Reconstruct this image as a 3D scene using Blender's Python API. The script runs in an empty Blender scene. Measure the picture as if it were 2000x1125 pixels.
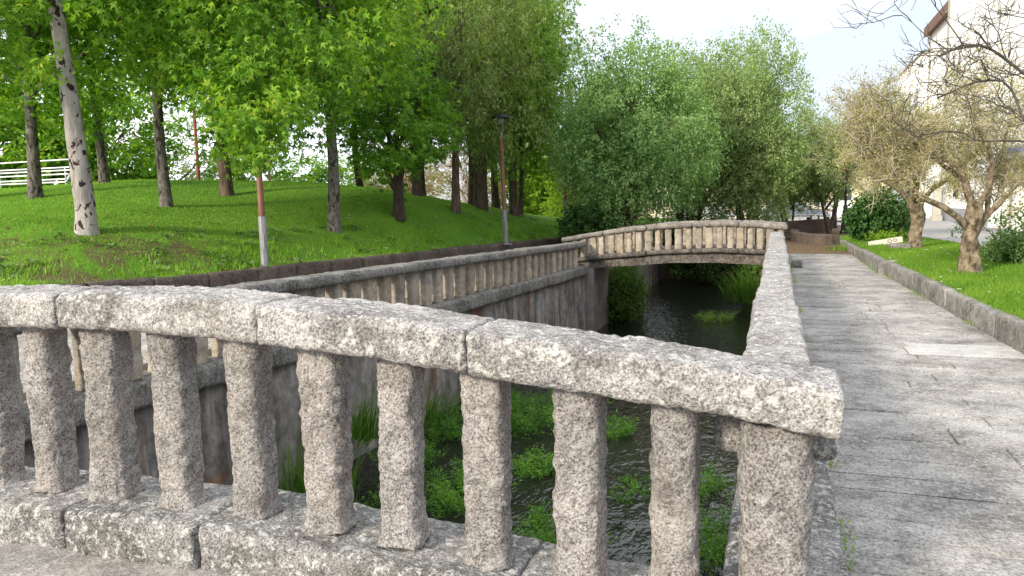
import bpy, math, random
import numpy as np
from mathutils import Vector, Matrix, Quaternion

scene = bpy.context.scene
COL = scene.collection

# ------------------------------------------------------------------ camera
CAM = Vector((0.0, 0.0, 1.65))
yaw, pit, roll = math.radians(19.3), math.radians(-6.35), math.radians(1.0)
fw = Vector((-math.sin(yaw) * math.cos(pit), math.cos(yaw) * math.cos(pit), math.sin(pit)))
rt0 = Vector((math.cos(yaw), math.sin(yaw), 0))
up0 = rt0.cross(fw)
rt = rt0 * math.cos(roll) - up0 * math.sin(roll)
up = up0 * math.cos(roll) + rt0 * math.sin(roll)
cd = bpy.data.cameras.new('camera')
cd.sensor_width = 36.0
cd.lens = 1482 / 2000 * 36
cd.clip_start = 0.05
cd.clip_end = 2000
cam = bpy.data.objects.new('camera', cd)
COL.objects.link(cam)
m = Matrix.Identity(4)
for i in range(3):
    m[i][0], m[i][1], m[i][2], m[i][3] = rt[i], up[i], -fw[i], CAM[i]
cam.matrix_world = m
scene.camera = cam

# ------------------------------------------------------------------ sky, sun, exposure
SUN_EL = math.radians(24)
SUN_AZ = Vector((-0.45, -0.89, 0)).normalized()
sun_vec = Vector((SUN_AZ.x * math.cos(SUN_EL), SUN_AZ.y * math.cos(SUN_EL), math.sin(SUN_EL)))
w = bpy.data.worlds.new('World')
scene.world = w
w.use_nodes = True
nt = w.node_tree
nt.nodes.clear()
_o = nt.nodes.new('ShaderNodeOutputWorld')
_bg = nt.nodes.new('ShaderNodeBackground')
_sky = nt.nodes.new('ShaderNodeTexSky')
_sky.sky_type = 'NISHITA'
_sky.sun_disc = False
_sky.sun_elevation = SUN_EL
_sky.sun_rotation = math.atan2(sun_vec.x, sun_vec.y)
_sky.altitude = 200
_sky.dust_density = 1.5
_tc = nt.nodes.new('ShaderNodeTexCoord')
_mp = nt.nodes.new('ShaderNodeMapping')
_mp.inputs['Scale'].default_value = (1.0, 1.0, 2.2)
_mp.inputs['Location'].default_value = (2.5, 0.5, 7)
_no = nt.nodes.new('ShaderNodeTexNoise')
_no.inputs['Scale'].default_value = 1.0
_no.inputs['Detail'].default_value = 6
_no.inputs['Roughness'].default_value = 0.5
_rp = nt.nodes.new('ShaderNodeValToRGB')
_rp.color_ramp.elements[0].position = 0.42
_rp.color_ramp.elements[0].color = (0.0, 0.0, 0.0, 1)
_rp.color_ramp.elements[1].position = 0.74
_rp.color_ramp.elements[1].color = (1, 1, 1, 1)
_mx = nt.nodes.new('ShaderNodeMix')
_mx.data_type = 'RGBA'
_mx.inputs['B'].default_value = (8.0, 8.15, 8.4, 1)
_thin = nt.nodes.new('ShaderNodeMix')
_thin.data_type = 'RGBA'
_thin.inputs['Factor'].default_value = 0.88
_thin.inputs['B'].default_value = (2.55, 2.78, 3.22, 1)
nt.links.new(_tc.outputs['Generated'], _mp.inputs['Vector'])
nt.links.new(_mp.outputs['Vector'], _no.inputs['Vector'])
nt.links.new(_no.outputs['Fac'], _rp.inputs['Fac'])
nt.links.new(_rp.outputs['Color'], _mx.inputs['Factor'])
nt.links.new(_sky.outputs['Color'], _thin.inputs['A'])
nt.links.new(_thin.outputs['Result'], _mx.inputs['A'])
nt.links.new(_mx.outputs['Result'], _bg.inputs['Color'])
_bg.inputs['Strength'].default_value = 0.125
nt.links.new(_bg.outputs['Background'], _o.inputs['Surface'])

sl = bpy.data.lights.new('sun', 'SUN')
sl.energy = 2.0
sl.angle = math.radians(8.0)
sl.color = (1.0, 0.90, 0.74)
so = bpy.data.objects.new('sun', sl)
COL.objects.link(so)
so.rotation_euler = (-sun_vec).to_track_quat('-Z', 'Y').to_euler()

scene.view_settings.view_transform = 'Standard'
scene.view_settings.look = 'None'
scene.view_settings.gamma = 1.0
scene.view_settings.exposure = 1.45
scene.render.engine = 'CYCLES'
scene.cycles.max_bounces = 8
scene.cycles.transparent_max_bounces = 4

# ------------------------------------------------------------------ helpers
rng = np.random.default_rng(7)
random.seed(7)


def _hash(ix, iy, iz, seed):
    h = (ix * 374761393 + iy * 668265263 + iz * 2147483647 + seed * 1274126177) & 0xFFFFFFFF
    h = ((h ^ (h >> 13)) * 1103515245) & 0xFFFFFFFF
    h = (h ^ (h >> 16)) & 0xFFFFFFFF
    h = (h * 668265263) & 0xFFFFFFFF
    return ((h ^ (h >> 15)) & 0xFFFFFF) / float(0xFFFFFF)


def vnoise(P, seed=0):
    P = np.asarray(P, float)
    I = np.floor(P).astype(np.int64)
    f = P - I
    f = f * f * (3 - 2 * f)
    r = 0
    for dx in (0, 1):
        for dy in (0, 1):
            for dz in (0, 1):
                h = _hash(I[:, 0] + dx, I[:, 1] + dy, I[:, 2] + dz, seed)
                wgt = (f[:, 0] if dx else 1 - f[:, 0]) * (f[:, 1] if dy else 1 - f[:, 1]) * (f[:, 2] if dz else 1 - f[:, 2])
                r = r + h * wgt
    return r * 2 - 1


def fbm(P, octv=4, seed=0):
    P = np.asarray(P, float)
    a, s, t = 1.0, 0, 0
    for o in range(octv):
        s = s + a * vnoise(P * (2.03 ** o) + 17.3 * o, seed + o)
        t += a
        a *= 0.5
    return s / t


def mesh_np(name, V, T, smooth=False):
    V = np.ascontiguousarray(V, dtype=np.float32)
    T = np.ascontiguousarray(T, dtype=np.int32)
    me = bpy.data.meshes.new(name)
    me.vertices.add(len(V))
    me.vertices.foreach_set('co', V.ravel())
    k = T.shape[1]
    me.loops.add(T.size)
    me.loops.foreach_set('vertex_index', T.ravel())
    me.polygons.add(len(T))
    me.polygons.foreach_set('loop_start', np.arange(len(T), dtype=np.int32) * k)
    me.polygons.foreach_set('use_smooth', np.full(len(T), bool(smooth)))
    me.update(calc_edges=True)
    return me


def nrm(v):
    return v / (np.linalg.norm(v, axis=-1, keepdims=True) + 1e-9)


class MB:
    """collects triangles for ONE mesh"""

    def __init__(self):
        self.V, self.T, self.n = [], [], 0

    def add(self, V, T):
        V = np.asarray(V, float).reshape(-1, 3)
        T = np.asarray(T, int)
        if T.shape[1] == 4:
            T = np.concatenate([T[:, [0, 1, 2]], T[:, [0, 2, 3]]])
        self.V.append(V)
        self.T.append(T + self.n)
        self.n += len(V)

    def box(self, x0, x1, y0, y1, z0, z1):
        V = [(x, y, z) for x in (x0, x1) for y in (y0, y1) for z in (z0, z1)]
        self.add(V, [(0, 1, 3, 2), (4, 6, 7, 5), (0, 4, 5, 1), (2, 3, 7, 6), (0, 2, 6, 4), (1, 5, 7, 3)])

    def tube(self, P, R, n=8, cap=True):
        V, T = tube(P, R, n, cap)
        self.add(V, T)

    def lathe(self, prof, n=16, c=(0, 0, 0)):
        a = np.arange(n) * 2 * math.pi / n
        V, T = [], []
        for r, z in prof:
            for t in a:
                V.append((c[0] + r * math.cos(t), c[1] + r * math.sin(t), c[2] + z))
        for i in range(len(prof) - 1):
            for j in range(n):
                j2 = (j + 1) % n
                T.append((i * n + j, i * n + j2, (i + 1) * n + j2, (i + 1) * n + j))
        self.add(V, T)

    def arrays(self):
        return np.concatenate(self.V), np.concatenate(self.T)

    def mesh(self, name, smooth=False):
        V, T = self.arrays()
        return mesh_np(name, V, T, smooth)


def tube(P, R, n=8, cap=True):
    P = np.asarray(P, float)
    R = np.asarray(R, float)
    k = len(P)
    D = np.gradient(P, axis=0)
    D /= np.linalg.norm(D, axis=1, keepdims=True) + 1e-9
    ref = np.array([1.0, 0.13, 0.07])
    if abs(D[0] @ ref) > 0.9:
        ref = np.array([0.1, 1.0, 0.1])
    A = np.cross(D, ref)
    A /= np.linalg.norm(A, axis=1, keepdims=True) + 1e-9
    B = np.cross(D, A)
    t = np.arange(n) * 2 * math.pi / n
    V = P[:, None, :] + R[:, None, None] * (np.cos(t)[None, :, None] * A[:, None, :] + np.sin(t)[None, :, None] * B[:, None, :])
    V = V.reshape(-1, 3)
    i = np.arange(k - 1)[:, None] * n
    j = np.arange(n)[None, :]
    j2 = (j + 1) % n
    Q = np.stack([i + j, i + j2, i + n + j2, i + n + j], -1).reshape(-1, 4)
    T = np.concatenate([Q[:, [0, 1, 2]], Q[:, [0, 2, 3]]])
    if cap:
        V = np.concatenate([V, P[-1:]])
        e = (k - 1) * n
        T = np.concatenate([T, np.stack([e + j[0], e + j2[0], np.full(n, len(V) - 1)], -1)])
    return V, T


def link(name, me, mat=None, parent=None, loc=None, rot=None, scl=None):
    o = bpy.data.objects.new(name, me)
    COL.objects.link(o)
    if me is not None and mat is not None and not me.materials:
        me.materials.append(mat)
    if parent is not None:
        o.parent = parent
    if loc is not None:
        o.location = loc
    if rot is not None:
        o.rotation_euler = rot
    if scl is not None:
        o.scale = scl
    return o


def tag(o, label=None, cat=None, group=None, kind=None):
    if label:
        o['label'] = label
    if cat:
        o['category'] = cat
    if group:
        o['group'] = group
    if kind:
        o['kind'] = kind
    return o


def thing(name, label, cat, loc=(0, 0, 0), rz=0, group=None):
    o = link(name, None, loc=loc, rot=(0, 0, rz))
    o.empty_display_size = 0.2
    return tag(o, label, cat, group)


# ---- materials
def mat_new(name):
    ma = bpy.data.materials.new(name)
    ma.use_nodes = True
    n = ma.node_tree.nodes
    return ma, n, ma.node_tree.links, n['Principled BSDF']


def nd(n, typ, **kw):
    x = n.new(typ)
    for k, v in kw.items():
        if k in x.inputs:
            x.inputs[k].default_value = v
        else:
            setattr(x, k, v)
    return x


def ramp(n, stops):
    r = n.new('ShaderNodeValToRGB')
    e = r.color_ramp.elements
    while len(e) < len(stops):
        e.new(0.5)
    for el, (p, c) in zip(e, stops):
        el.position = p
        el.color = (*c, 1) if len(c) == 3 else c
    return r


def mixc(n, l, a, b, fac, mode='MIX'):
    x = n.new('ShaderNodeMix')
    x.data_type = 'RGBA'
    x.blend_type = mode
    for s, v in (('A', a), ('B', b), ('Factor', fac)):
        if hasattr(v, 'links'):
            l.new(v, x.inputs[s])
        elif s == 'Factor':
            x.inputs[s].default_value = v
        else:
            x.inputs[s].default_value = (*v, 1)
    return x.outputs['Result']


def wpos(n, l, scale=(1, 1, 1)):
    g = n.new('ShaderNodeNewGeometry')
    mp = n.new('ShaderNodeMapping')
    mp.inputs['Scale'].default_value = scale
    l.new(g.outputs['Position'], mp.inputs['Vector'])
    return mp.outputs['Vector']


def noise(n, l, vec, scale, detail=4, rough=0.55, dist=0.0):
    x = nd(n, 'ShaderNodeTexNoise', Scale=scale, Detail=detail, Roughness=rough, Distortion=dist)
    l.new(vec, x.inputs['Vector'])
    return x.outputs['Fac']


def granite(name, dark=(0.10, 0.095, 0.09), mid=(0.30, 0.28, 0.255), light=(0.55, 0.53, 0.50), lichen=0.5, grime=0.5,
            fleck=1.0, bump=0.6, warm=(0.42, 0.36, 0.29), warmth=0.3, fs=1.0, var=0.0, gs=1.0):
    ma, n, l, b = mat_new(name)
    P = wpos(n, l)
    g = noise(n, l, P, 95 * fs, 6, 0.72)
    rc = ramp(n, [(0.38, dark), (0.47, mid), (0.56, light)])
    l.new(g, rc.inputs['Fac'])
    col = rc.outputs['Color']
    # warm feldspar patches
    wn = noise(n, l, P, 3.2, 4, 0.6)
    wr = ramp(n, [(0.45, (0, 0, 0)), (0.70, (warmth,) * 3)])
    l.new(wn, wr.inputs['Fac'])
    col = mixc(n, l, col, warm, wr.outputs['Color'])
    # dark mica flecks
    vo = nd(n, 'ShaderNodeTexVoronoi', Scale=130 * fs, Randomness=1.0)
    l.new(P, vo.inputs['Vector'])
    vr = ramp(n, [(0.20, (0.0, 0.0, 0.0)), (0.34, (1, 1, 1))])
    l.new(vo.outputs['Distance'], vr.inputs['Fac'])
    fn = noise(n, l, P, 28 * fs, 3, 0.6)
    fr = ramp(n, [(0.42, (0, 0, 0)), (0.60, (fleck,) * 3)])
    l.new(fn, fr.inputs['Fac'])
    inv = mixc(n, l, (1, 1, 1), vr.outputs['Color'], fr.outputs['Color'])
    col = mixc(n, l, col, inv, 0.62, 'MULTIPLY')
    # grime: broad dark weathering
    gn = noise(n, l, P, 2.3 * gs, 6, 0.62, 0.3)
    gr = ramp(n, [(0.36, (1 - grime,) * 3), (0.62, (1, 1, 1))])
    l.new(gn, gr.inputs['Fac'])
    col = mixc(n, l, col, gr.outputs['Color'], 1.0, 'MULTIPLY')
    g2 = noise(n, l, P, 7.5 * gs, 6, 0.68, 0.2)
    gr2 = ramp(n, [(0.38, (1 - 0.8 * grime, 1 - 0.82 * grime, 1 - 0.85 * grime)), (0.54, (1, 1, 1))])
    l.new(g2, gr2.inputs['Fac'])
    col = mixc(n, l, col, gr2.outputs['Color'], 1.0, 'MULTIPLY')
    # lichen: pale crusts with their own outline
    ln = noise(n, l, P, 26, 7, 0.75, 0.15)
    lr = ramp(n, [(0.52, (0, 0, 0)), (0.60, (lichen,) * 3)])
    l.new(ln, lr.inputs['Fac'])
    col = mixc(n, l, col, (0.62, 0.62, 0.58), lr.outputs['Color'])
    if var:
        oi = n.new('ShaderNodeObjectInfo')
        vr2 = ramp(n, [(0, (1 - var,) * 3), (1, (1.0, 1.0, 1.0))])
        l.new(oi.outputs['Random'], vr2.inputs['Fac'])
        col = mixc(n, l, col, vr2.outputs['Color'], 1.0, 'MULTIPLY')
    l.new(col, b.inputs['Base Color'])
    b.inputs['Roughness'].default_value = 0.9
    b.inputs['Specular IOR Level'].default_value = 0.25
    bm0 = noise(n, l, P, 60 * fs, 5, 0.65)
    bm2 = noise(n, l, P, 20 * fs, 4, 0.6, 0.3)
    bma = nd(n, 'ShaderNodeMath', operation='MULTIPLY_ADD')
    l.new(bm2, bma.inputs[0])
    bma.inputs[1].default_value = 0.9
    l.new(bm0, bma.inputs[2])
    bm1 = bma.outputs[0]
    bp = nd(n, 'ShaderNodeBump', Strength=bump, Distance=0.028)
    l.new(bm1, bp.inputs['Height'])
    l.new(bp.outputs['Normal'], b.inputs['Normal'])
    return ma


def simple(name, c, rough=0.6, metal=0.0, var=0.25, scale=8, bump=0.0, spec=0.4):
    ma, n, l, b = mat_new(name)
    P = wpos(n, l)
    f = noise(n, l, P, scale, 5, 0.6)
    r = ramp(n, [(0.3, tuple(x * (1 - var) for x in c)), (0.7, tuple(min(1, x * (1 + var)) for x in c))])
    l.new(f, r.inputs['Fac'])
    l.new(r.outputs['Color'], b.inputs['Base Color'])
    b.inputs['Roughness'].default_value = rough
    b.inputs['Metallic'].default_value = metal
    b.inputs['Specular IOR Level'].default_value = spec
    if bump:
        bp = nd(n, 'ShaderNodeBump', Strength=bump, Distance=0.03)
        l.new(f, bp.inputs['Height'])
        l.new(bp.outputs['Normal'], b.inputs['Normal'])
    return ma


def leafmat(name, cols, trans=0.35, rough=0.55, cscale=0.7):
    """cols: 3 colours dark, mid, light; each leaf picks its own shade, whole sprays drift together"""
    ma, n, l, b = mat_new(name)
    g = n.new('ShaderNodeNewGeometry')
    P = wpos(n, l)
    cn = noise(n, l, P, cscale, 2, 0.5)
    ad = nd(n, 'ShaderNodeMath', operation='MULTIPLY_ADD')
    l.new(g.outputs['Random Per Island'], ad.inputs[0])
    ad.inputs[1].default_value = 0.55
    sc = nd(n, 'ShaderNodeMath', operation='MULTIPLY_ADD')
    l.new(cn, sc.inputs[0])
    sc.inputs[1].default_value = 0.9
    sc.inputs[2].default_value = -0.22
    l.new(sc.outputs[0], ad.inputs[2])
    st = [(i / (len(cols) - 1), c) for i, c in enumerate(cols)]
    r = ramp(n, st)
    l.new(ad.outputs[0], r.inputs['Fac'])
    l.new(r.outputs['Color'], b.inputs['Base Color'])
    b.inputs['Roughness'].default_value = rough
    b.inputs['Specular IOR Level'].default_value = 0.18
    tr = n.new('ShaderNodeBsdfTranslucent')
    tcol = mixc(n, l, r.outputs['Color'], (1.5, 1.6, 0.6), 1.0, 'MULTIPLY')
    l.new(tcol, tr.inputs['Color'])
    ms = n.new('ShaderNodeMixShader')
    ms.inputs[0].default_value = trans
    l.new(b.outputs[0], ms.inputs[1])
    l.new(tr.outputs[0], ms.inputs[2])
    l.new(ms.outputs[0], n['Material Output'].inputs['Surface'])
    return ma


def bark(name, a, bcol, patch=None, pthr=0.62, scale=9, stretch=0.35, pstretch=1.0, ps=5.5):
    ma, n, l, b = mat_new(name)
    P = wpos(n, l, (1, 1, stretch))
    f = noise(n, l, P, scale, 6, 0.65)
    r = ramp(n, [(0.35, a), (0.65, bcol)])
    l.new(f, r.inputs['Fac'])
    col = r.outputs['Color']
    if patch:
        P2 = wpos(n, l, (1, 1, pstretch))
        pn = noise(n, l, P2, ps, 3, 0.55, 0.8)
        pr = ramp(n, [(pthr, (0, 0, 0)), (pthr + 0.03, (1, 1, 1))])
        l.new(pn, pr.inputs['Fac'])
        col = mixc(n, l, col, patch, pr.outputs['Color'])
    l.new(col, b.inputs['Base Color'])
    b.inputs['Roughness'].default_value = 0.9
    b.inputs['Specular IOR Level'].default_value = 0.2
    bp = nd(n, 'ShaderNodeBump', Strength=1.0, Distance=0.04)
    l.new(f, bp.inputs['Height'])
    l.new(bp.outputs['Normal'], b.inputs['Normal'])
    return ma


M = {}
M['gran_coping'] = granite('granite_coping', dark=(0.155, 0.146, 0.14), mid=(0.335, 0.317, 0.308), light=(0.60, 0.575, 0.56), lichen=0.8, grime=0.42, fleck=0.9, bump=0.8, warmth=0.25)
M['gran_bal'] = granite('granite_baluster', dark=(0.155, 0.14, 0.132), mid=(0.37, 0.34, 0.325), light=(0.64, 0.60, 0.578), lichen=0.4, grime=0.36, fleck=1.0, bump=1.0, warm=(0.44, 0.37, 0.29), warmth=0.35, var=0.12)
M['gran_base'] = granite('granite_base', dark=(0.10, 0.097, 0.097), mid=(0.25, 0.24, 0.235), light=(0.46, 0.45, 0.43), lichen=0.85, grime=0.5, fleck=0.7, bump=0.8, warmth=0.2)
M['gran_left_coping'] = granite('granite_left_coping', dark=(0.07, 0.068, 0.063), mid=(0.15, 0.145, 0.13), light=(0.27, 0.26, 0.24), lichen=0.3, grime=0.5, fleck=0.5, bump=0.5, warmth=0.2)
M['gran_left_bal'] = granite('granite_left_baluster', dark=(0.17, 0.14, 0.115), mid=(0.40, 0.345, 0.28), light=(0.58, 0.52, 0.44), lichen=0.2, grime=0.35, fleck=0.7, bump=0.6, warm=(0.55, 0.42, 0.26), warmth=0.7, var=0.25)
M['gran_bridge'] = granite('granite_bridge', dark=(0.09, 0.08, 0.075), mid=(0.22, 0.195, 0.175), light=(0.40, 0.37, 0.33), lichen=0.3, grime=0.5, fleck=0.6, bump=0.6, warmth=0.35, var=0.15)
M['gran_slab'] = granite('granite_slab', dark=(0.22, 0.208, 0.196), mid=(0.45, 0.43, 0.408), light=(0.61, 0.59, 0.562), lichen=0.55, grime=0.46, fleck=0.95, bump=0.9, warmth=0.22, fs=0.6, var=0.18, gs=0.6)
M['gran_slab_pale'] = granite('granite_slab_pale', dark=(0.30, 0.29, 0.28), mid=(0.46, 0.45, 0.435), light=(0.60, 0.59, 0.57), lichen=0.4, grime=0.25, fleck=0.4, bump=0.3, warmth=0.1)
M['kerb_brown'] = granite('kerb_brown', dark=(0.055, 0.042, 0.035), mid=(0.115, 0.088, 0.072), light=(0.19, 0.155, 0.13), lichen=0.15, grime=0.4, fleck=0.3, bump=0.5, warm=(0.18, 0.09, 0.05), warmth=0.4, var=0.25)
M['kerb_grey'] = granite('kerb_grey', dark=(0.12, 0.113, 0.103), mid=(0.26, 0.245, 0.225), light=(0.40, 0.38, 0.355), lichen=0.3, grime=0.5, fleck=0.4, bump=0.5, warmth=0.4, var=0.15)
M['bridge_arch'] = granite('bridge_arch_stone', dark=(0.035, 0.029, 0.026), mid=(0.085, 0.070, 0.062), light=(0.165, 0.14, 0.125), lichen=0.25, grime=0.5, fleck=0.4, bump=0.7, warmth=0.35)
M['plaza'] = granite('plaza_paving', dark=(0.26, 0.25, 0.25), mid=(0.36, 0.35, 0.345), light=(0.46, 0.45, 0.44), lichen=0.1, grime=0.2, fleck=0.2, bump=0.2, warmth=0.1, fs=0.4)


def wall_mat():
    ma, n, l, b = mat_new('stained_wall')
    P = wpos(n, l)
    S = wpos(n, l, (1, 1, 0.16))
    f = noise(n, l, P, 6, 7, 0.65)
    r = ramp(n, [(0.30, (0.10, 0.092, 0.085)), (0.55, (0.23, 0.212, 0.195)), (0.75, (0.34, 0.32, 0.30))])
    l.new(f, r.inputs['Fac'])
    s = noise(n, l, S, 4.5, 5, 0.65)
    sr = ramp(n, [(0.55, (0, 0, 0)), (0.68, (0.75,) * 3)])
    l.new(s, sr.inputs['Fac'])
    col = mixc(n, l, r.outputs['Color'], (0.42, 0.39, 0.36), sr.outputs['Color'])
    S2 = wpos(n, l, (1, 1, 0.25))
    o = noise(n, l, S2, 1.1, 4, 0.6, 0.4)
    orr = ramp(n, [(0.57, (0, 0, 0)), (0.63, (0.85,) * 3)])
    l.new(o, orr.inputs['Fac'])
    col = mixc(n, l, col, (0.24, 0.10, 0.035), orr.outputs['Color'])
    d = noise(n, l, S, 3.1, 4, 0.6)
    dr = ramp(n, [(0.40, (0.50, 0.485, 0.47)), (0.55, (1, 1, 1))])
    l.new(d, dr.inputs['Fac'])
    col = mixc(n, l, col, dr.outputs['Color'], 1.0, 'MULTIPLY')
    l.new(col, b.inputs['Base Color'])
    b.inputs['Roughness'].default_value = 0.85
    bp = nd(n, 'ShaderNodeBump', Strength=0.6, Distance=0.04)
    l.new(f, bp.inputs['Height'])
    l.new(bp.outputs['Normal'], b.inputs['Normal'])
    return ma


M['wall'] = wall_mat()


def grass_mat():
    ma, n, l, b = mat_new('grass_ground')
    P = wpos(n, l)
    f = noise(n, l, P, 22, 7, 0.72)
    r = ramp(n, [(0.30, (0.055, 0.125, 0.015)), (0.52, (0.11, 0.23, 0.026)), (0.74, (0.19, 0.33, 0.045))])
    l.new(f, r.inputs['Fac'])
    big = noise(n, l, P, 0.45, 4, 0.55)
    br = ramp(n, [(0.35, (0.75, 0.85, 0.7)), (0.65, (1.2, 1.12, 1.0))])
    l.new(big, br.inputs['Fac'])
    col = mixc(n, l, r.outputs['Color'], br.outputs['Color'], 1.0, 'MULTIPLY')
    # bare earth with an outline of its own, mostly near the kerb
    at = n.new('ShaderNodeAttribute')
    at.attribute_name = 'bare'
    en = noise(n, l, P, 1.5, 7, 0.68, 0.5)
    ad = nd(n, 'ShaderNodeMath', operation='ADD')
    l.new(en, ad.inputs[0])
    l.new(at.outputs['Fac'], ad.inputs[1])
    er = ramp(n, [(0.68, (0, 0, 0)), (0.82, (0.85,) * 3)])
    l.new(ad.outputs[0], er.inputs['Fac'])
    dn = ramp(n, [(0.3, (0.06, 0.038, 0.022)), (0.7, (0.17, 0.12, 0.075))])
    l.new(f, dn.inputs['Fac'])
    col = mixc(n, l, col, dn.outputs['Color'], er.outputs['Color'])
    l.new(col, b.inputs['Base Color'])
    b.inputs['Roughness'].default_value = 0.95
    b.inputs['Specular IOR Level'].default_value = 0.1
    bp = nd(n, 'ShaderNodeBump', Strength=0.8, Distance=0.05)
    l.new(f, bp.inputs['Height'])
    l.new(bp.outputs['Normal'], b.inputs['Normal'])
    return ma


M['grass'] = grass_mat()
M['earth'] = simple('earth', (0.14, 0.095, 0.06), 0.95, var=0.4, scale=6, bump=0.5, spec=0.1)
M['joint'] = simple('joint_earth', (0.085, 0.075, 0.06), 0.95, var=0.4, scale=20, bump=0.4, spec=0.1)
M['deck'] = granite('deck_concrete', dark=(0.19, 0.172, 0.158), mid=(0.31, 0.288, 0.268), light=(0.45, 0.425, 0.40), lichen=0.3, grime=0.3, fleck=0.3, bump=0.4, warmth=0.3)


def water_mat():
    ma, n, l, b = mat_new('stream_water')
    P = wpos(n, l, (1.0, 0.55, 1))
    b.inputs['Base Color'].default_value = (0.010, 0.011, 0.009, 1)
    b.inputs['Roughness'].default_value = 0.03
    b.inputs['IOR'].default_value = 1.33
    b.inputs['Specular IOR Level'].default_value = 0.6
    a = noise(n, l, P, 5.5, 3, 0.5, 0.6)
    c = noise(n, l, P, 16, 2, 0.5, 0.3)
    ad = nd(n, 'ShaderNodeMath', operation='MULTIPLY_ADD')
    l.new(c, ad.inputs[0])
    ad.inputs[1].default_value = 0.3
    l.new(a, ad.inputs[2])
    bp = nd(n, 'ShaderNodeBump', Strength=0.55, Distance=0.06)
    l.new(ad.outputs[0], bp.inputs['Height'])
    l.new(bp.outputs['Normal'], b.inputs['Normal'])
    return ma


M['water'] = water_mat()
M['maple'] = leafmat('maple_leaf', [(0.032, 0.090, 0.012), (0.096, 0.216, 0.022), (0.210, 0.377, 0.041), (0.535, 0.573, 0.071)], 0.42)
M['maple_bright'] = leafmat('bright_leaf', [(0.038, 0.103, 0.013), (0.092, 0.213, 0.022), (0.183, 0.335, 0.048), (0.308, 0.456, 0.078)], 0.45)
M['narrow'] = leafmat('narrow_leaf', [(0.054, 0.098, 0.023), (0.115, 0.176, 0.046), (0.196, 0.260, 0.078), (0.297, 0.351, 0.130)], 0.3)
M['alder'] = leafmat('alder_leaf', [(0.062, 0.119, 0.037), (0.142, 0.252, 0.086), (0.242, 0.370, 0.136), (0.358, 0.477, 0.195)], 0.35)
M['alder2'] = leafmat('alder_leaf_olive', [(0.066, 0.108, 0.038), (0.153, 0.235, 0.084), (0.261, 0.349, 0.134), (0.378, 0.444, 0.198)], 0.35)
M['olive'] = leafmat('sparse_leaf', [(0.193, 0.181, 0.068), (0.304, 0.286, 0.120), (0.400, 0.376, 0.180), (0.456, 0.362, 0.180)], 0.35)
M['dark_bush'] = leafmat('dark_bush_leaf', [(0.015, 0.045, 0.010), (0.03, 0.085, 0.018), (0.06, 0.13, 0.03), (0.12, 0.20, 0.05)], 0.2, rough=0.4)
M['rose'] = leafmat('rose_leaf', [(0.055, 0.11, 0.03), (0.10, 0.18, 0.055), (0.16, 0.25, 0.09), (0.25, 0.32, 0.14)], 0.35)
M['cress'] = leafmat('water_leaf', [(0.027, 0.085, 0.010), (0.059, 0.162, 0.018), (0.099, 0.230, 0.026), (0.162, 0.306, 0.052)], 0.4, cscale=3)
M['ivy'] = leafmat('bank_leaf', [(0.03, 0.075, 0.012), (0.06, 0.125, 0.022), (0.10, 0.18, 0.035), (0.15, 0.24, 0.05)], 0.35, cscale=2)
M['blade'] = leafmat('grass_blade', [(0.093, 0.205, 0.023), (0.159, 0.325, 0.032), (0.242, 0.437, 0.050), (0.371, 0.512, 0.116)], 0.35, cscale=1.3)
M['blade_lawn'] = leafmat('lawn_blade', [(0.068, 0.143, 0.018), (0.113, 0.223, 0.025), (0.171, 0.295, 0.040), (0.272, 0.357, 0.054)], 0.4, cscale=1.0)
M['reed'] = leafmat('reed_blade', [(0.04, 0.10, 0.015), (0.07, 0.17, 0.02), (0.13, 0.24, 0.04), (0.30, 0.28, 0.11)], 0.35, cscale=3)
M['petal'] = simple('daisy_petal', (0.75, 0.75, 0.70), 0.7, var=0.05)
M['bark_birch'] = bark('bark_pale', (0.24, 0.215, 0.195), (0.43, 0.40, 0.37), patch=(0.035, 0.02, 0.02), pthr=0.575, ps=6.0, pstretch=0.8, scale=7)
M['bark_grey'] = bark('bark_grey', (0.075, 0.066, 0.056), (0.23, 0.21, 0.185), patch=(0.045, 0.036, 0.03), pthr=0.55, ps=9, pstretch=0.55, scale=17)
M['bark_brown'] = bark('bark_brown', (0.05, 0.035, 0.026), (0.17, 0.125, 0.092), scale=16, stretch=0.2)
M['bark_dark'] = bark('bark_dark', (0.035, 0.025, 0.02), (0.085, 0.062, 0.05))
M['bark_gnarled'] = bark('bark_gnarled', (0.05, 0.035, 0.022), (0.30, 0.24, 0.165), patch=(0.15, 0.135, 0.05), pthr=0.63, ps=7.0, scale=11, stretch=0.7)
M['twig'] = bark('twig_bark', (0.28, 0.24, 0.175), (0.56, 0.49, 0.37), scale=5)
M['twig_dark'] = bark('twig_dark', (0.045, 0.039, 0.033), (0.14, 0.125, 0.105), scale=5)
M['post_brown'] = simple('post_brown', (0.19, 0.082, 0.052), 0.6, var=0.15, scale=3)
M['post_rust'] = simple('post_rust', (0.20, 0.05, 0.025), 0.7, var=0.2, scale=3)
M['post_grey'] = simple('post_grey', (0.25, 0.25, 0.255), 0.5, metal=0.3, var=0.12, scale=5)
M['iron'] = simple('dark_iron', (0.022, 0.025, 0.026), 0.45, metal=0.5, var=0.2)
M['glass'] = simple('lamp_glass', (0.30, 0.33, 0.31), 0.15, var=0.1)
M['white_metal'] = simple('white_metal', (0.78, 0.78, 0.80), 0.4, var=0.06)
M['plaster'] = simple('white_plaster', (0.84, 0.83, 0.80), 0.9, var=0.05, scale=1.2, spec=0.15)
M['plaster_cream'] = simple('cream_plaster', (0.74, 0.66, 0.48), 0.9, var=0.06, scale=1.2, spec=0.15)
M['plinth'] = simple('grey_plinth', (0.30, 0.30, 0.32), 0.8, var=0.1, scale=2)
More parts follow.
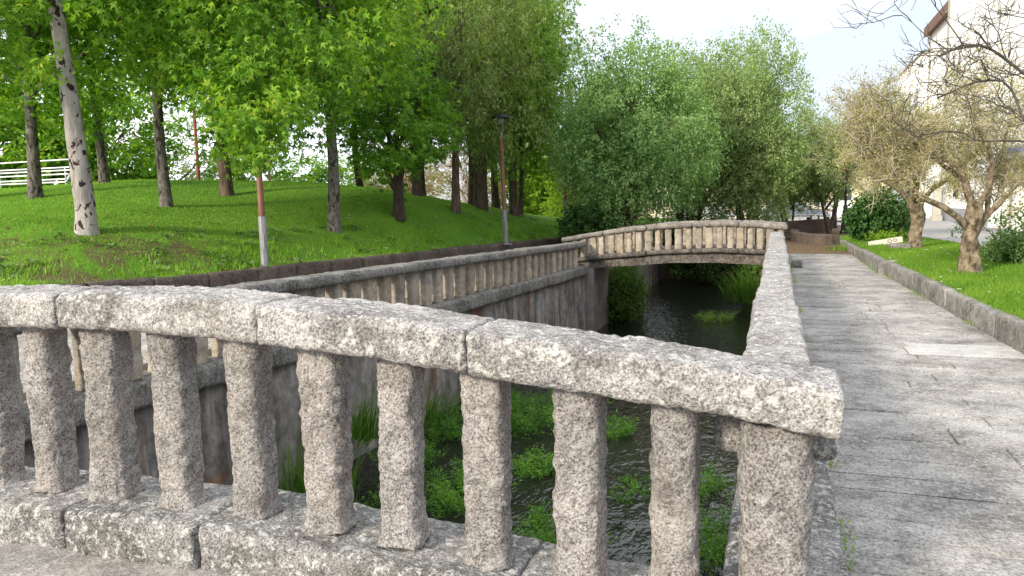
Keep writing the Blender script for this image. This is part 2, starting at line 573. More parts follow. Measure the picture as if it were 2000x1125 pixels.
M['stone_trim'] = simple('stone_trim', (0.42, 0.39, 0.33), 0.85, var=0.15, scale=3)
M['roof'] = simple('roof_tile', (0.16, 0.085, 0.06), 0.8, var=0.25, scale=6)
M['window'] = simple('window_glass', (0.05, 0.06, 0.075), 0.1, var=0.2)
M['awning'] = simple('blue_awning', (0.06, 0.10, 0.32), 0.7, var=0.1)
M['cloth'] = simple('dark_cloth', (0.06, 0.06, 0.065), 0.9, var=0.2)
M['carwhite'] = simple('car_paint_white', (0.78, 0.78, 0.78), 0.25, var=0.02)
M['cargrey'] = simple('car_paint_grey', (0.16, 0.19, 0.24), 0.25, var=0.02)
M['tyre'] = simple('tyre_rubber', (0.02, 0.02, 0.02), 0.8)
M['rim'] = simple('wheel_rim', (0.5, 0.5, 0.5), 0.3, metal=0.8)
M['red_glass'] = simple('red_lamp', (0.4, 0.02, 0.02), 0.2)
M['board'] = simple('white_board', (0.72, 0.69, 0.58), 0.7, var=0.08)
M['paint_dark'] = simple('dark_paint', (0.25, 0.12, 0.10), 0.7)
M['redwall'] = granite('red_wall', dark=(0.04, 0.026, 0.022), mid=(0.085, 0.055, 0.046), light=(0.14, 0.095, 0.08), lichen=0.05, grime=0.4, fleck=0.2, bump=0.4, warmth=0.1)
M['hedge_brown'] = leafmat('brown_hedge', [(0.20, 0.13, 0.085), (0.29, 0.20, 0.135), (0.37, 0.28, 0.19), (0.32, 0.31, 0.15)], 0.25)
M['pale_tree'] = leafmat('pale_leaf', [(0.16, 0.20, 0.13), (0.24, 0.28, 0.19), (0.33, 0.37, 0.27), (0.40, 0.43, 0.33)], 0.3)
M['sunlit'] = leafmat('yellow_green_leaf', [(0.08, 0.15, 0.012), (0.15, 0.26, 0.02), (0.24, 0.36, 0.035), (0.34, 0.44, 0.07)], 0.45)


# ---- stones
def stone_arrays(sx, sy, sz, res, amp=0.01, rad=0.03, seed=0, freq=6.0, flare=0.0, amp2=None, freq2=28.0):
    """box centred in x,y, standing on z=0, rounded and weathered"""
    h = np.array([sx / 2, sy / 2, sz / 2])
    n = [max(2, int(round(2 * q / res))) for q in h]
    g = [np.linspace(-h[i], h[i], n[i] + 1) for i in range(3)]
    VV, TT, off = [], [], 0
    for ax in range(3):
        a, b = [(1, 2), (2, 0), (0, 1)][ax]
        A, B = np.meshgrid(g[a], g[b], indexing='ij')
        for s in (-1, 1):
            P = np.zeros(A.shape + (3,))
            P[..., a], P[..., b], P[..., ax] = A, B, s * h[ax]
            na, nb = A.shape
            idx = np.arange(na * nb).reshape(na, nb)
            q = np.stack([idx[:-1, :-1], idx[1:, :-1], idx[1:, 1:], idx[:-1, 1:]], -1).reshape(-1, 4)
            if s < 0:
                q = q[:, ::-1]
            VV.append(P.reshape(-1, 3))
            TT.append(q + off)
            off += na * nb
    V = np.concatenate(VV)
    T = np.concatenate(TT)
    key = np.round(V * 1e5).astype(np.int64)
    _, first, inv = np.unique(key, axis=0, return_index=True, return_inverse=True)
    inv = inv.ravel()
    V = V[first]
    T = inv[T]
    rad = np.minimum(np.ones(3) * np.asarray(rad), h * 0.95)
    inner = np.clip(V, -(h - rad), h - rad)
    D = (V - inner) / rad
    L = np.linalg.norm(D, axis=1, keepdims=True)
    N = D / np.maximum(L, 1e-9)
    V = inner + N * rad
    N = nrm(N / rad)
    S = V + seed * 3.71
    if amp2 is None:
        amp2 = amp * 0.5
    Rm = np.array([(0.80, 0.36, -0.48), (-0.60, 0.48, -0.64), (0.0, 0.80, 0.60)])
    S2 = S @ Rm
    mod = 0.35 + 1.3 * np.clip(0.5 + 0.9 * fbm(S2 * 3.3, 2, seed + 80), 0, 1)
    V = V + N * (amp * fbm(S2 * freq, 3, seed)[:, None] * 1.6 + (mod * amp2 * (fbm(S2 * freq2, 4, seed + 50) + 0.5 * fbm(S2 * freq2 * 0.45, 3, seed + 60)))[:, None] * 1.6)
    V[:, 2] += h[2]
    if flare:
        k = np.clip(1 - V[:, 2] / 0.07, 0, 1) ** 2
        V[:, :2] *= (1 + flare * k)[:, None]
    return V, T


def stone_mesh(*a, **k):
    V, T = stone_arrays(*a, **k)
    return mesh_np('stone', V, T, smooth=True)


# ================================================================== SETTING
def xl(y):
    return -5.95 + 0.07 * (min(max(y, -30), 20) - 4.4)     # channel face of the left wall


WATER_Z = -1.9

# ---- ground: one sheet to the horizon with the channel cut in it
ys = np.unique(np.concatenate([np.linspace(-300, -20, 12), np.linspace(-20, 35.4, 40), [35.401, 35.6], np.linspace(36, 60, 10), np.linspace(70, 600, 14)]))
rows = []
for y in ys:
    L = xl(y) - 0.15
    R = -0.12
    op = (y < 35.5)
    zb = -2.5 if op else -0.03
    xs = [(-600, -0.03), (-200, -0.03), (-60, -0.03), (-30, -0.03), (-15, -0.03), (L, -0.03), (L, zb), ((L + R) / 2, zb), (R, zb), (R, -0.03), (3, -0.03), (8, -0.03), (30, -0.03), (100, -0.03), (600, -0.03)]
    rows.append([(x, y, z) for x, z in xs])
G = np.array(rows)
nr, nc = G.shape[:2]
idx = np.arange(nr * nc).reshape(nr, nc)
Q = np.stack([idx[:-1, :-1], idx[:-1, 1:], idx[1:, 1:], idx[1:, :-1]], -1).reshape(-1, 4)
ground = tag(link('ground', mesh_np('ground', G.reshape(-1, 3), Q), M['earth']), kind='structure')

# ---- water
wv = [(-6.4, -30, WATER_Z), (0.2, -30, WATER_Z), (0.2, 36, WATER_Z), (-6.4, 36, WATER_Z)]
tag(link('stream_water', mesh_np('water', wv, np.array([[0, 1, 2, 3]])), M['water']), kind='structure')

# ---- kerb line of the hill and the hill itself
KERB = np.array([(-30.0, 5.2), (-22.0, 6.2), (-16.5, 7.4), (-14.2, 8.3), (-12.5, 9.25), (-11.5, 10.45), (-10.6, 13.55), (-9.75, 18.5), (-9.2, 22.0), (-7.8, 28.3), (-7.0, 34.0), (-6.6, 42.0), (-6.4, 60.0)])


def resample(P, step):
    P = np.asarray(P, float)
    d = np.r_[0, np.cumsum(np.linalg.norm(np.diff(P, axis=0), axis=1))]
    n = max(2, int(round(d[-1] / step)) + 1)
    t = np.linspace(0, d[-1], n)
    return np.stack([np.interp(t, d, P[:, i]) for i in range(P.shape[1])], 1)


HP = [(-13.72, 12.2, 1.19), (-20.32, 16.39, 2.06), (-20.95, 19.43, 2.58), (-15.22, 16.01, 1.75), (-15.75, 19.05, 2.05), (-11.6, 18.3, 1.0),
      (-10.85, 20.7, 1.34), (-15.61, 26.6, 2.39), (-13.01, 26.39, 1.92), (-13.7, 28.3, 2.04), (-10.42, 24.05, 1.47), (-12.55, 30.78, 1.58),
      (-11.39, 29.04, 1.45), (-12.26, 33.0, 1.46), (-10.51, 30.38, 1.17), (-10.76, 14.11, 0.45), (-8.61, 24.04, 0.57), (-9.04, 32.96, 0.6),
      (-20.99, 21.56, 2.68), (-17.74, 24.82, 2.6), (-23.89, 18.37, 2.37), (-12.81, 10.11, 0.67), (-11.45, 12.72, 0.68), (-21.6, 24.5, 2.72),
      (-30, 14, 2.0), (-30, 26, 2.3), (-22, 36, 1.6), (-40, 20, 1.2), (-35, 40, 0.6), (-20, 48, 0.6), (-12, 45, 0.7), (-50, 50, 0.2), (-25, 60, 0.2), (-10, 60, 0.3), (-60, 20, 0.2)]
for p in resample(KERB, 3.0):
    HP.append((p[0] - 0.15, p[1] + 0.1, 0.33))
HP = np.array(HP)


def _tps(r):
    return np.where(r > 1e-9, r * r * np.log(np.maximum(r, 1e-9)), 0)


_n = len(HP)
_K = _tps(np.linalg.norm(HP[:, None, :2] - HP[None, :, :2], axis=2)) + np.eye(_n) * 0.6
_Pm = np.c_[np.ones(_n), HP[:, :2]]
_A = np.zeros((_n + 3, _n + 3))
_A[:_n, :_n], _A[:_n, _n:], _A[_n:, :_n] = _K, _Pm, _Pm.T
_W = np.linalg.solve(_A, np.r_[HP[:, 2], 0, 0, 0])


_KD = resample(KERB, 0.25)


def hill_z(X):
    X = np.atleast_2d(np.asarray(X, float))
    r = np.linalg.norm(X[:, None, :] - HP[None, :, :2], axis=2)
    z = _tps(r) @ _W[:_n] + _W[_n] + X @ _W[_n + 1:]
    z = np.clip(z, 0.05, 3.2)
    dk = np.array([np.min(np.linalg.norm(_KD - x, axis=1)) for x in X])
    f = np.clip(dk / 1.5, 0, 1)
    f = f * f * (3 - 2 * f)
    return 0.30 + (z - 0.30) * f


KS = resample(KERB, 0.5)
HD = np.array([-0.80, 0.60])
ts = np.concatenate([np.linspace(0, 24, 61), np.linspace(25, 60, 18)])
HX = (KS[:, None, :] + ts[None, :, None] * HD[None, None, :])
hz_ = hill_z(HX.reshape(-1, 2)).reshape(HX.shape[:2])
hz_ = hz_ + 0.05 * fbm(np.c_[HX.reshape(-1, 2) * 0.8, np.zeros(HX.size // 2)], 3, 3).reshape(hz_.shape) * np.clip(ts / 2, 0, 1)[None, :]
HV = np.concatenate([HX, hz_[..., None]], -1)
a_, b_ = HX.shape[:2]
idx = np.arange(a_ * b_).reshape(a_, b_)
Q = np.stack([idx[:-1, :-1], idx[1:, :-1], idx[1:, 1:], idx[:-1, 1:]], -1).reshape(-1, 4)
hme = mesh_np('hill', HV.reshape(-1, 3), Q, smooth=True)
bare = np.repeat(np.clip(0.34 - ts[None, :] * 0.065, -0.02, 0.34), a_, axis=0)
bare = bare - 0.22 * np.clip((HX[..., 1] - 13.5) / 4.0, 0, 1)
at_ = hme.attributes.new('bare', 'FLOAT', 'POINT')
at_.data.foreach_set('value', bare.ravel().astype(np.float32))
tag(link('grass_hill', hme, M['grass']), kind='structure')


def hz(x, y):
    return float(hill_z([(x, y)])[0])


# ---- paving of the riverside walkway: single slabs
KERB_R0, KERB_R1 = 18.0, 24.3


def kerb_x(y):
    return 2.46 - (y - 9.13) * 0.0314 if y < 18 else 2.10


def slab_mesh(wx, wy, seed):
    r = random.Random(seed)
    c = 0.005
    x, y = wx / 2, wy / 2
    j = lambda: r.uniform(-0.006, 0.006)
    tz = [r.uniform(-0.0012, 0.0012) for _ in range(4)]
    top = [(-x + c + j(), -y + c + j(), tz[0]), (x - c + j(), -y + c + j(), tz[1]), (x - c + j(), y - c + j(), tz[2]), (-x + c + j(), y - c + j(), tz[3])]
    mid = [(-x, -y, -0.012), (x, -y, -0.012), (x, y, -0.012), (-x, y, -0.012)]
    bot = [(p[0], p[1], -0.06) for p in mid]
    V = top + mid + bot
    F = [(0, 1, 2, 3)]
    for k in range(4):
        k2 = (k + 1) % 4
        F.append((4 + k, 4 + k2, k2, k))
        F.append((8 + k, 8 + k2, 4 + k2, 4 + k))
    return mesh_np('slab', V, np.array(F))


wk = tag(link('riverside_walkway', mesh_np('walk_bed', [(0.2, -4, -0.015), (2.75, -4, -0.015), (2.3, 24.2, -0.015), (0.2, 24.2, -0.015)], np.array([[0, 1, 2, 3]])), M['joint']), kind='structure')
y = -4.0
k = 0
while y < 24.0:
    dy = random.uniform(0.24, 0.46)
    x0, x1 = 0.29, kerb_x(y) - 0.01
    # border slab by the wall, then cross slabs
    cuts = [x0]
    ncut = random.choice([1, 2, 2, 2])
    ws = [random.uniform(0.7, 1.3) for _ in range(ncut)]
    for q in ws:
        cuts.append(cuts[-1] + (x1 - x0) * q / sum(ws))
    for a, b in zip(cuts[:-1], cuts[1:]):
        k += 1
        cx, cy = (a + b) / 2, y + dy / 2
        pale = a > 1.15 and 9.0 < cy < 9.75
        link('slab', slab_mesh(b - a - 0.011, dy - 0.010, k), M['gran_slab_pale'] if pale else M['gran_slab'], wk, loc=(cx, cy, random.uniform(-0.004, 0.004)), rot=(random.uniform(-.006, .006), random.uniform(-.003, .003), random.uniform(-.006, .006)))
    y += dy

# earth path beyond the slabs
ep = resample([(0.3, 24.2), (0.25, 30), (0.2, 36)], 0.5)
V, T = [], []
for i, (x, yy) in enumerate(ep):
    for j in range(7):
        xx = 0.2 + j * (2.3 + 0.02 * i) / 6
        V.append((xx, yy, 0.0))
V = np.array(V)
V[:, 2] += 0.015 * fbm(V * 1.5, 3, 5)
for i in range(len(ep) - 1):
    for j in range(6):
        T.append((i * 7 + j, i * 7 + j + 1, i * 7 + j + 8, i * 7 + j + 7))
tag(link('earth_path', mesh_np('earth_path', V, np.array(T), True), M['earth']), kind='structure')

# paved path between the left balustrade and the hill kerb
V, T = [], []
pyv = np.linspace(-8, 40, 60)
for i, yy in enumerate(pyv):
    kx = np.interp(yy, KERB[:, 1], KERB[:, 0])
    V += [(xl(yy) - 0.1, yy, -0.012), (kx - 0.3, yy, -0.012)]
    if i:
        q = 2 * i
        T.append((q - 2, q, q + 1, q - 1))
lp = tag(link('left_path', mesh_np('left_path', V, np.array(T)), M['joint']), kind='structure')
y = 1.5
while y < 14:
    dy = random.uniform(0.5, 0.8)
    x = xl(y) - 0.55
    while x > xl(y) - 4.2:
        wx = random.uniform(0.8, 1.4)
        k += 1
        link('slab', slab_mesh(wx - 0.012, dy - 0.012, k), M['gran_slab'], lp, loc=(x - wx / 2, y + dy / 2, 0.0))
        x -= wx
    y += dy

# lawn strip on the right, and the plaza behind it
LZ = 0.245
V, T = [], []
gy = np.linspace(-4, 34, 100)
gx = np.linspace(0, 1, 14)
for yy in gy:
    a = kerb_x(yy) + 0.1
    b = 5.05 + 0.15 * math.sin(yy * 0.4)
    for t in gx:
        xx = a + (b - a) * t
        fade = max(0.0, min(1.0, (34 - yy) / 8))
        V.append((xx, yy, (LZ + 0.03) * (0.35 + 0.65 * fade) - 0.03 * (1 - t) ** 8))
V = np.array(V)
V[:, 2] += 0.03 * fbm(V * 0.9, 3, 9)
nx = len(gx)
for i in range(len(gy) - 1):
    for j in range(nx - 1):
        T.append((i * nx + j, i * nx + j + 1, (i + 1) * nx + j + 1, (i + 1) * nx + j))
lawn_me = mesh_np('lawn', V, np.array(T), True)
tag(link('lawn_strip', lawn_me, M['grass']), kind='structure')


def lawn_z(x, y):
    fade = max(0.0, min(1.0, (34 - y) / 8))
    return (LZ + 0.03) * (0.35 + 0.65 * fade)


pl = []
tag(link('plaza_paving', mesh_np('plaza', [(4.8, -4, 0.26), (9.9, -4, 0.26), (9.9, 60, 0.16), (4.8, 60, 0.16)], np.array([[0, 1, 2, 3]])), M['plaza']), kind='structure')
tag(link('street', mesh_np('street', [(-40, 50, 0.0), (60, 50, 0.0), (60, 68, 0.0), (-40, 68, 0.0)], np.array([[0, 1, 2, 3]])), M['plaza']), kind='structure')

# kerb of the lawn: single stones
kr = thing('lawn_kerb', 'long weathered grey stone kerb holding back the lawn beside the paved walkway', 'kerb', (2.5, 5, 0))
y = -4.0
i = 0
while y < 28.6:
    Ls = random.uniform(1.0, 1.7)
    if y < 18 < y + Ls:
        Ls = 18.0 - y
    if Ls < 0.3:
        Ls = 0.3
    i += 1
    x = kerb_x(y + Ls / 2) + 0.08
    hgt = 0.285 + random.uniform(-0.015, 0.015) - max(0, (y - 20)) * 0.012
    o = link('kerb_stone', stone_mesh(0.17, Ls - 0.012, hgt + 0.06, 0.06, amp=0.008, rad=0.02, seed=100 + i), M['kerb_grey'], kr)
    o.location = (x - 2.5, y + Ls / 2 - 5, -0.06)
    o.rotation_euler = (0, 0, math.atan(0.0314) if y < 18 else 0)
    y += Ls
o = link('kerb_stone', stone_mesh(0.42, 0.20, 0.36, 0.06, amp=0.01, rad=0.02, seed=190), M['kerb_grey'], kr, loc=(2.28 - 2.5, 18.05 - 5, -0.06))

# kerb of the hill: single stones
kh = thing('hill_kerb', 'low brown stone kerb along the foot of the grassy hill', 'kerb', (-10.6, 13.5, 0))
KR = resample(KERB, 1.15)
for i in range(len(KR) - 1):
    p, q = KR[i], KR[i + 1]
    d = q - p
    Ls = np.linalg.norm(d)
    me = stone_mesh(Ls - 0.01, 0.30, 0.42, 0.09, amp=0.012, rad=0.03, seed=200 + i)
    link('kerb_stone', me, M['kerb_brown'], kh, loc=((p + q)[0] / 2 + 10.6 + random.uniform(-.02, .02), (p + q)[1] / 2 - 13.5, -0.06 + random.uniform(-0.02, 0.02)), rot=(0, 0, math.atan2(d[1], d[0])))

# ================================================================== CHANNEL WALLS
def wall_thing(name, label, path, thick, z0, z1, mat, side=1, res=0.25, amp=0.02, seed=1, batter=0.0):
    P = resample(path, res)
    D = np.gradient(P, axis=0)
    D /= np.linalg.norm(D, axis=1, keepdims=True)
    N = np.stack([D[:, 1], -D[:, 0]], 1) * side
    nz = max(2, int((z1 - z0) / res) + 1)
    zs = np.linspace(z0, z1, nz)
    V, T = [], []
    F = []
    for z in zs:
        F.append(np.c_[P + N * (batter * (z1 - z)), np.full(len(P), z)])
    F.append(np.c_[P - N * thick, np.full(len(P), z1)])
    F.append(np.c_[P - N * thick, np.full(len(P), z0)])
    V = np.concatenate(F)
    k = len(P)
    disp = amp * fbm(V * 1.6, 4, seed)
    disp[-2 * k:] = 0
    V[:, :2] += np.tile(N, (nz + 2, 1)) * disp[:, None]
    for r in range(nz + 1):
        for i in range(k - 1):
            T.append((r * k + i, r * k + i + 1, (r + 1) * k + i + 1, (r + 1) * k + i))
    o = link(name, mesh_np(name, V, np.array(T), False), mat)
    return tag(o, label, 'wall')


wall_thing('retaining_wall', 'dark streaked stone wall dropping into the stream below the left balustrade',
           [(xl(-6), -6), (xl(19.8), 19.8)], 0.45, -2.5, -0.22, M['wall'], seed=3, batter=0.03)
wall_thing('retaining_wall', 'stream side wall under the right balustrade beside the walkway',
           [(-0.2, -6), (-0.2, 35.3)], 0.32, -2.5, -0.02, M['wall'], side=-1, seed=4, amp=0.012)
wall_thing('retaining_wall', 'overgrown dark bank wall beyond the footbridge on the left of the stream',
           [(-4.75, 21.9), (-4.9, 28), (-5.0, 35.3)], 0.5, -2.5, -0.05, M['wall'], seed=5)

# ================================================================== BALUSTRADES
def copy_mesh_var(n, fn):
    return [fn(i) for i in range(n)]


# --- near balustrade on the bridge the viewer stands on
def near_bot(x):     # underside of the coping along the arch
    return float(np.interp(x, [-5.8, -4.6, -3.28, -2.1, -1.1, 0.24], [0.90, 1.045, 1.105, 1.092, 1.012, 0.862]))


def near_base(x):    # top of the base course
    return float(np.interp(x, [-5.8, -4.6, -3.3, -2.3, -1.4, -0.9, 0.3], [0.10, 0.21, 0.275, 0.285, 0.255, 0.205, 0.085]))


nb = thing('near_balustrade', 'rough granite balustrade in the foreground with thick coping and square balusters', 'balustrade', (-2.9, 2.74, 0.0))
NB = Vector((-2.9, 2.74, 0.0))
joints = [(-5.6, -4.25), (-4.25, -3.13), (-3.13, -2.02), (-2.02, -1.085), (-1.085, 0.215)]
cy = [2.755, 2.75, 2.748, 2.738, 2.745]
for i, (a, b) in enumerate(joints):
    Ls = b - a - 0.001
    V, T = stone_arrays(Ls, 0.365 + 0.01 * (i % 2), 0.172, 0.0125, amp=0.008, rad=(0.007, 0.04, 0.036), seed=10 + i * 7, freq=4, amp2=0.0052, freq2=30)
    x = V[:, 0] + (a + b) / 2
    # straight stone between its two joints, arch comes from stone to stone
    z0 = near_bot(a + 0.02)
    z1 = near_bot(b - 0.02)
    zz = z0 + (x - a) / (b - a) * (z1 - z0) + 0.012 * np.sin((x - a) / (b - a) * math.pi)
    V = np.c_[x - NB.x, V[:, 1] + cy[i] - NB.y, V[:, 2] + zz]
    link('coping_stone', mesh_np('coping', V, T, True), M['gran_coping'], nb)
bx = [-5.18, -4.79, -4.42, -4.05, -3.67, -3.29, -2.915, -2.525, -2.125, -1.755, -1.41, -1.035, -0.67, -0.33]
bx = [x * 1.037 for x in bx]
for i, x in enumerate(bx):
    zb = near_base(x) - 0.02
    zt = near_bot(x) + 0.03
    wd = 0.180 + 0.010 * math.sin(i * 2.3)
    me = stone_mesh(wd, 0.165, zt - zb, 0.0105, amp=0.008, rad=(0.054, 0.054, 0.02), seed=40 + i, freq=7, flare=0.30, amp2=0.0075, freq2=30)
    link('baluster', me, M['gran_bal'], nb, loc=(x - NB.x, 2.742 - NB.y + 0.006 * math.sin(i * 5), zb), rot=(0, random.uniform(-.012, .012), random.uniform(-0.12, 0.12)))
me = stone_mesh(0.238, 0.235, 0.86 - 0.0, 0.0105, amp=0.006, rad=(0.07, 0.07, 0.02), seed=71, freq=6, amp2=0.008, freq2=24)
link('corner_pillar', me, M['gran_bal'], nb, loc=(0.012 - NB.x, 2.757 - NB.y, 0.03))
bj = [(-5.6, -4.25), (-4.25, -3.12), (-3.12, -2.36), (-2.36, -0.93), (-0.93, 0.26)]
for i, (a, b) in enumerate(bj):
    Ls = b - a - 0.004
    V, T = stone_arrays(Ls, 0.50, 0.30, 0.016, amp=0.012, rad=(0.012, 0.05, 0.035), seed=90 + i * 3, freq=4, amp2=0.006, freq2=24)
    x = V[:, 0] + (a + b) / 2
    zt = np.interp(x, [a, b], [near_base(a), near_base(b)])
    V = np.c_[x - NB.x, V[:, 1] + 2.755 - NB.y + (0.025 if i == 3 else 0), V[:, 2] - 0.30 + zt]
    link('base_stone', mesh_np('base', V, T, True), M['gran_base'], nb)

# bridge deck the viewer stands on
V, T = [], []
for i, x in enumerate(np.linspace(-6.4, 0.36, 40)):
    z = near_base(x) - 0.20
    V += [(x, -1.4, z), (x, 2.62, z), (x, 2.62, z - 0.22), (x, -1.4, z - 0.22)]
    if i:
        q = 4 * i
        for j in range(4):
            j2 = (j + 1) % 4
            T.append((q - 4 + j, q + j, q + j2, q - 4 + j2))
tag(link('bridge_deck', mesh_np('deck', V, np.array(T)), M['deck']), 'concrete deck of the arched bridge in front of the foreground balustrade', 'bridge')

# --- right balustrade along the walkway
rb = thing('walkway_balustrade', 'long straight granite balustrade with broad coping along the paved walkway', 'balustrade', (0, 11.4, 0))
y = 2.872
i = 0
while y < 19.9:
    Ls = min(random.uniform(1.05, 1.6), 20.02 - y)
    if 20.02 - y - Ls < 0.4:
        Ls = 20.02 - y
    i += 1
    near = y < 7
    t = (y + Ls / 2 - 2.87) / 17
    wd = 0.305 + random.uniform(-0.008, 0.012)
    V, T = stone_arrays(wd, Ls - 0.003, 0.175, 0.0135 if near else (0.02 if y < 12 else 0.035), amp=0.012, rad=(0.035, 0.012, 0.03), seed=300 + i, freq=4.5, amp2=0.006, freq2=24)
    if i == 1:
        V[:, 0] *= np.interp(V[:, 1], [-Ls / 2, -Ls / 2 + 0.22], [1.42, 1.0])
    link('coping_stone', mesh_np('coping', V, T, True), M['gran_coping'], rb, loc=(random.uniform(-.008, .008), y + Ls / 2 - 11.4, 0.705 - 0.04 * t + random.uniform(-.004, .004)))
    y += Ls
bals = [stone_mesh(0.17, 0.17, 0.66, 0.04, amp=0.012, rad=0.03, seed=350 + q) for q in range(4)]
for me in bals:
    me.materials.append(M['gran_bal'])
y = 3.2
i = 0
while y < 19.8:
    link('baluster', bals[i % 4], None, rb, loc=(0, y - 11.4, 0.07), rot=(0, 0, (i % 4) * math.pi / 2 + random.uniform(-.1, .1)))
    y += 0.40
    i += 1
y = 2.9
i = 0
while y < 19.9:
    Ls = min(random.uniform(1.2, 1.9), 20.0 - y)
    i += 1
    me = stone_mesh(0.50, Ls - 0.01, 0.32, 0.05, amp=0.01, rad=0.03, seed=380 + i)
    link('base_stone', me, M['gran_base'], rb, loc=(0.06, y + Ls / 2 - 11.4, -0.225))
    y += max(Ls, 0.3)

# --- left balustrade
lb = thing('left_balustrade', 'tan stone balustrade with grey coping across the stream below the grassy hill', 'balustrade', (-5.6, 10, 0))
LB = Vector((-5.6, 10, 0))
ang = math.atan(0.07)


def lct(y):
    return float(np.interp(y, [-6, 3, 6.2, 10.8, 15, 19], [0.80, 0.79, 0.775, 0.735, 0.67, 0.615]))


def lbz(y):
    return float(np.interp(y, [-6, 5, 11, 19], [0.03, 0.0, -0.02, -0.03]))


y = -3.0
i = 0
while y < 19.6:
    Ls = random.uniform(1.3, 2.1)
    if y + Ls > 19.3:
        Ls = 19.85 - y
    i += 1
    V, T = stone_arrays(0.36, Ls - 0.01, 0.15, 0.05, amp=0.010, rad=0.03, seed=400 + i, freq=3)
    dz = (lct(y + Ls) - lct(y)) / Ls
    V[:, 2] += V[:, 1] * dz
    ym = y + Ls / 2
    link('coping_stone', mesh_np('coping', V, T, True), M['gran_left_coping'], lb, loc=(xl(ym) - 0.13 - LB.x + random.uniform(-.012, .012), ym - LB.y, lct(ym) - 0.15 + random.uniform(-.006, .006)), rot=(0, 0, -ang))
    V, T = stone_arrays(0.46, Ls - 0.01, 0.26, 0.05, amp=0.012, rad=0.03, seed=430 + i, freq=3)
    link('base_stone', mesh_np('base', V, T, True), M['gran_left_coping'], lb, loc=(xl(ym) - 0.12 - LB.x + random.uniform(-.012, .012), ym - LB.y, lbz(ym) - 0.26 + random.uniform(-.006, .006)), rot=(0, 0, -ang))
    y += Ls
lbal = [stone_mesh(0.20, 0.185 + 0.02 * q, 1.0, 0.04, amp=0.012, rad=0.025, seed=460 + q, freq=5) for q in range(4)]
for me in lbal:
    me.materials.append(M['gran_left_bal'])
y = -2.6
i = 0
while y < 19.5:
    hgt = lct(y) - 0.13 - lbz(y) + 0.03
    link('baluster', lbal[(i * 3) % 4], None, lb, loc=(xl(y) - 0.13 - LB.x, y - LB.y, lbz(y) - 0.02), rot=(0, 0, -ang + random.uniform(-.06, .06)), scl=(1, 1, hgt))
    y += 0.41 + random.uniform(-0.02, 0.02)
    i += 1

# --- far footbridge with its two balustrades
fb = thing('arched_footbridge', 'small arched stone footbridge with balusters crossing the stream under the trees', 'bridge', (-2.5, 20.9, 0))
FB = Vector((-2.5, 20.9, 0))
_bx = [-5.9, -5.43, -4.09, -2.74, -1.45, -0.4, 0.22]


def br_top(x):
    return float(np.interp(x, _bx, [0.66, 0.72, 0.93, 1.06, 1.11, 1.07, 1.01]))


def br_base(x):
    return float(np.interp(x, _bx, [0.08, 0.13, 0.285, 0.395, 0.44, 0.41, 0.35]))


def arch_part(name, xs, y0, y1, f0, f1, mat, amp=0.012, seed=0):
    V, T = [], []
    n = len(xs)
    prof = [(y0, 1), (y1, 1), (y1, 0), (y0, 0)]
    for i, x in enumerate(xs):
        for (yy, t) in prof:
            V.append((x - FB.x, yy - FB.y, f1(x) if t else f0(x)))
    for i in range(n - 1):
        for j in range(4):
            j2 = (j + 1) % 4
            T.append((4 * i + j, 4 * i + j2, 4 * i + 4 + j2, 4 * i + 4 + j))
    T.append((0, 3, 2, 1))
    e = 4 * (n - 1)
    T.append((e, e + 1, e + 2, e + 3))
    V = np.array(V)
    V += amp * np.stack([vnoise(V * 2.3 + 5 * s, seed) for s in range(3)], 1)
    return link(name, mesh_np(name, V, np.array(T)), mat, fb)


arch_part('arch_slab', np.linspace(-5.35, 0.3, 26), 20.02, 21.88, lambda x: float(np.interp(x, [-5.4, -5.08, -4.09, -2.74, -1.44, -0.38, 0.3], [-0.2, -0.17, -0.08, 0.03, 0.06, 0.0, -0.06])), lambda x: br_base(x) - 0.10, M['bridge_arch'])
for (yc, nm) in ((20.08, 0), (21.82, 1)):
    seg = np.linspace(-5.55, 0.25, 6)
    for a, b in zip(seg[:-1], seg[1:]):
        Ls = b - a - 0.01
        V, T = stone_arrays(Ls, 0.30, 0.125, 0.05, amp=0.009, rad=0.025, seed=int(500 + a * 10 + nm), freq=4)
        x = V[:, 0] + (a + b) / 2
        z = np.array([br_top(q) for q in x])
        link('coping_stone', mesh_np('coping', np.c_[x - FB.x, V[:, 1] + yc - FB.y, V[:, 2] + z - 0.125], T, True), M['gran_bridge'], fb)
        V, T = stone_arrays(Ls, 0.34, 0.12, 0.06, amp=0.010, rad=0.02, seed=int(540 + a * 10 + nm), freq=4)
        x = V[:, 0] + (a + b) / 2
        z = np.array([br_base(q) for q in x])
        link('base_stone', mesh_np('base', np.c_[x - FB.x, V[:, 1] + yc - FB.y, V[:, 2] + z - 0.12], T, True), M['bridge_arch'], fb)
    bb = [stone_mesh(0.145 + 0.02 * q, 0.16, 1.0, 0.05, amp=0.012, rad=0.025, seed=570 + q + nm * 5) for q in range(3)]
    for me in bb:
        me.materials.append(M['gran_left_bal'])
    xs = -5.2
    i = 0
    while xs < 0.15:
        hgt = br_top(xs) - 0.11 - br_base(xs) + 0.03
        link('baluster', bb[i % 3], None, fb, loc=(xs - FB.x, yc - FB.y, br_base(xs) - 0.02), rot=(0, 0, random.uniform(-.2, .2)), scl=(1, 1, hgt))
        xs += 0.25 + random.uniform(-0.018, 0.018)
        i += 1
pier = MB()
pier.box(-5.35 - FB.x, -4.66 - FB.x, 20.0 - FB.y, 21.9 - FB.y, -2.5, -0.12)
link('pier', pier.mesh('pier'), simple('pale_pier', (0.22, 0.195, 0.185), 0.85, var=0.35, scale=2.5, bump=0.3), fb)
o = stone_mesh(0.25, 0.40, 0.18, 0.04, amp=0.01, rad=0.02, seed=600)
